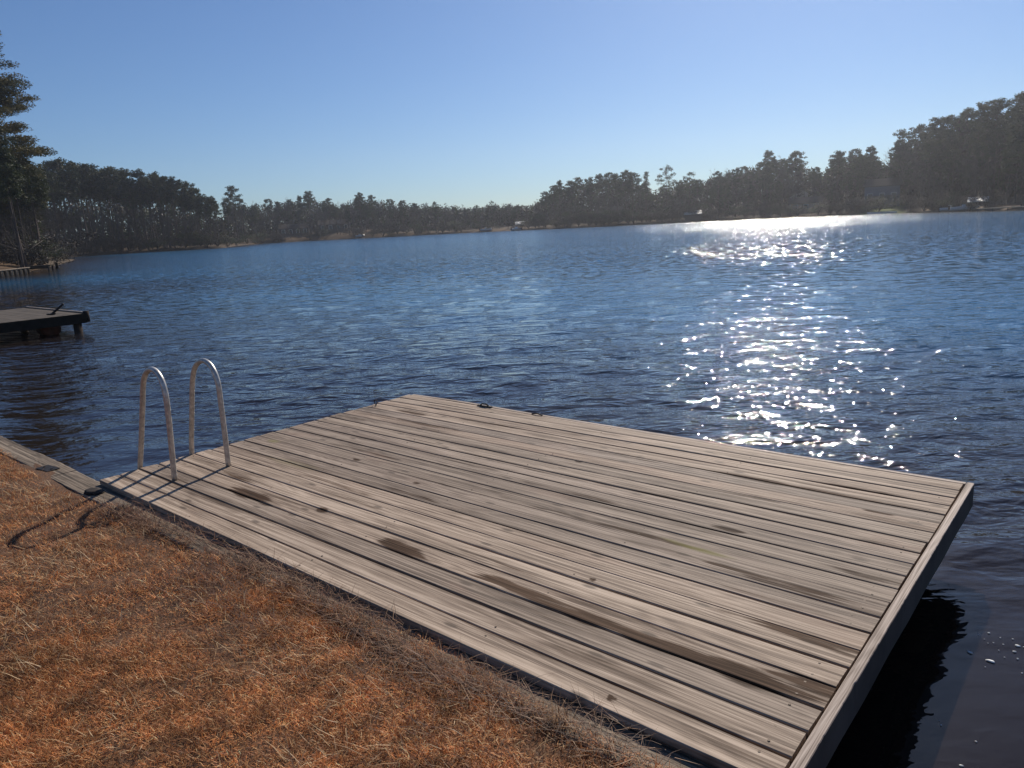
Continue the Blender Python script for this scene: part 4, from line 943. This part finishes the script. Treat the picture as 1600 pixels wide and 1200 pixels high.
shelter(32.4, 3.5, 3.6, 4.0, 2.6, 'open boat shelter with slanted white roof on the right shore', 0.22)
def boat(az, off, L_, label, rz=0.3, mat='hull', dist=None):
    dd = (shore_d(az)+off) if dist is None else dist; x_, y_ = pol(az, dd); r = empty('boat', (x_, y_, max(WZ, H1(x_, y_))), math.radians(-az)+rz); tag(r, label, 'boat')
    mb = MB(); vs = []; fs = []; n = 12
    for i in range(n+1):
        t = i/n; x__ = -L_/2+L_*t; wd = 0.22*L_*(1-max(0, (t-0.45)/0.55)**2.2)+0.01; sh = 0.75+0.25*t*t
        vs += [(x__, -wd, sh), (x__, -wd*0.75, 0.15), (x__, 0, 0.0+0.2*max(0, t-0.7)), (x__, wd*0.75, 0.15), (x__, wd, sh), (x__, wd*0.85, sh-0.02), (x__, 0, sh-0.22), (x__, -wd*0.85, sh-0.02)]
    for i in range(n):
        for j in range(8): fs.append((i*8+j, (i+1)*8+j, (i+1)*8+(j+1) % 8, i*8+(j+1) % 8))
    fs += [tuple(range(8)), tuple(n*8+j for j in range(7, -1, -1))]
    mb.add(vs, fs); mb.build('hull', M[mat], r, True)
    mb = MB(); mb.box(-0.1*L_, 0.02*L_, -0.12*L_, 0.12*L_, 0.7, 1.25, bev=0.05); mb.build('console', M['white'], r)
    mb = MB(); mb.box(-L_/2-0.35, -L_/2-0.02, -0.18, 0.18, 0.3, 1.15, bev=0.06); mb.build('motor', M['black'], r); return r
boat(1.0, -2.0, 4.5, 'white boat moored under the white roof at far centre', 0.7)
boat(-1.35, 1.2, 4.2, 'pale small boat drawn up on the bank left of the white roof', 0.15)
boat(-10.9, 1.0, 3.8, 'small white boat on the shore below the right brown house', 0.5)
boat(31.7, 1.0, 5.2, 'white boat lying on the right shore beside the slanted roof', 0.1)
boat(30.9, 0.8, 3.8, 'smallest pale boat on the right shore, left of the white boat', -0.2)
# lawn edge wall and piers on the right shore
x_, y_ = pol(26.9, shore_d(26.9)-0.2); mb = MB(); mb.box(-5.2, 4.6, -0.15, 0.15, -0.8, 0.42, bev=0.02); o = mb.build('lawn_wall', M['white']); o.location = (x_, y_, WZ); o.rotation_euler = (0, 0, math.atan2(*(np.array(pol(27.7, 206))-np.array(pol(24, 222)))[::-1])); tag(o, 'low white wall along the water below the green lawn', 'retaining wall')
x_, y_ = pol(33.9, shore_d(33.9)-1); pr = empty('far_pier', (x_, y_, WZ), math.radians(-34)); tag(pr, 'low brown pier along the shore at the right edge', 'pier')
mb = MB(); mb.box(-4.5, 5.5, -1, 1, 0.45, 0.6); mb.build('decking', M['tan'], pr)
for k in range(5):
    mb = MB(); mb.tube([(-4.2+k*2.3, -0.9, -1), (-4.2+k*2.3, -0.9, 0.448)], 0.1, 6); mb.build('post', M['piling'], pr, True)
x_, y_ = pol(22.9, shore_d(22.9)-1.2); pr = empty('far_pier', (x_, y_, WZ), math.radians(-23)); tag(pr, 'short brown pier below the tan house clearing', 'pier')
mb = MB(); mb.box(-2.5, 2.5, -1.5, 1.2, 0.4, 0.55); mb.build('decking', M['tan'], pr)
for k in range(3):
    mb = MB(); mb.tube([(-2.2+k*2.2, -1.3, -1), (-2.2+k*2.2, -1.3, 0.398)], 0.1, 6); mb.build('post', M['piling'], pr, True)

# ------------------------------------------------------------ air
m = bpy.data.materials.new('thin_air'); m.use_nodes = True; nt = m.node_tree; nt.nodes.clear()
out = nt.nodes.new('ShaderNodeOutputMaterial'); pv = nt.nodes.new('ShaderNodeVolumePrincipled')
pv.inputs['Color'].default_value = (0.9, 0.93, 1.0, 1); pv.inputs['Density'].default_value = 0.00032; pv.inputs['Anisotropy'].default_value = 0.7
nt.links.new(pv.outputs[0], out.inputs['Volume'])
mb = MB(); mb.box(-346, 346, -84, 430, -4.0, 42.0); hz = mb.build('haze', m); hz['kind'] = 'stuff'
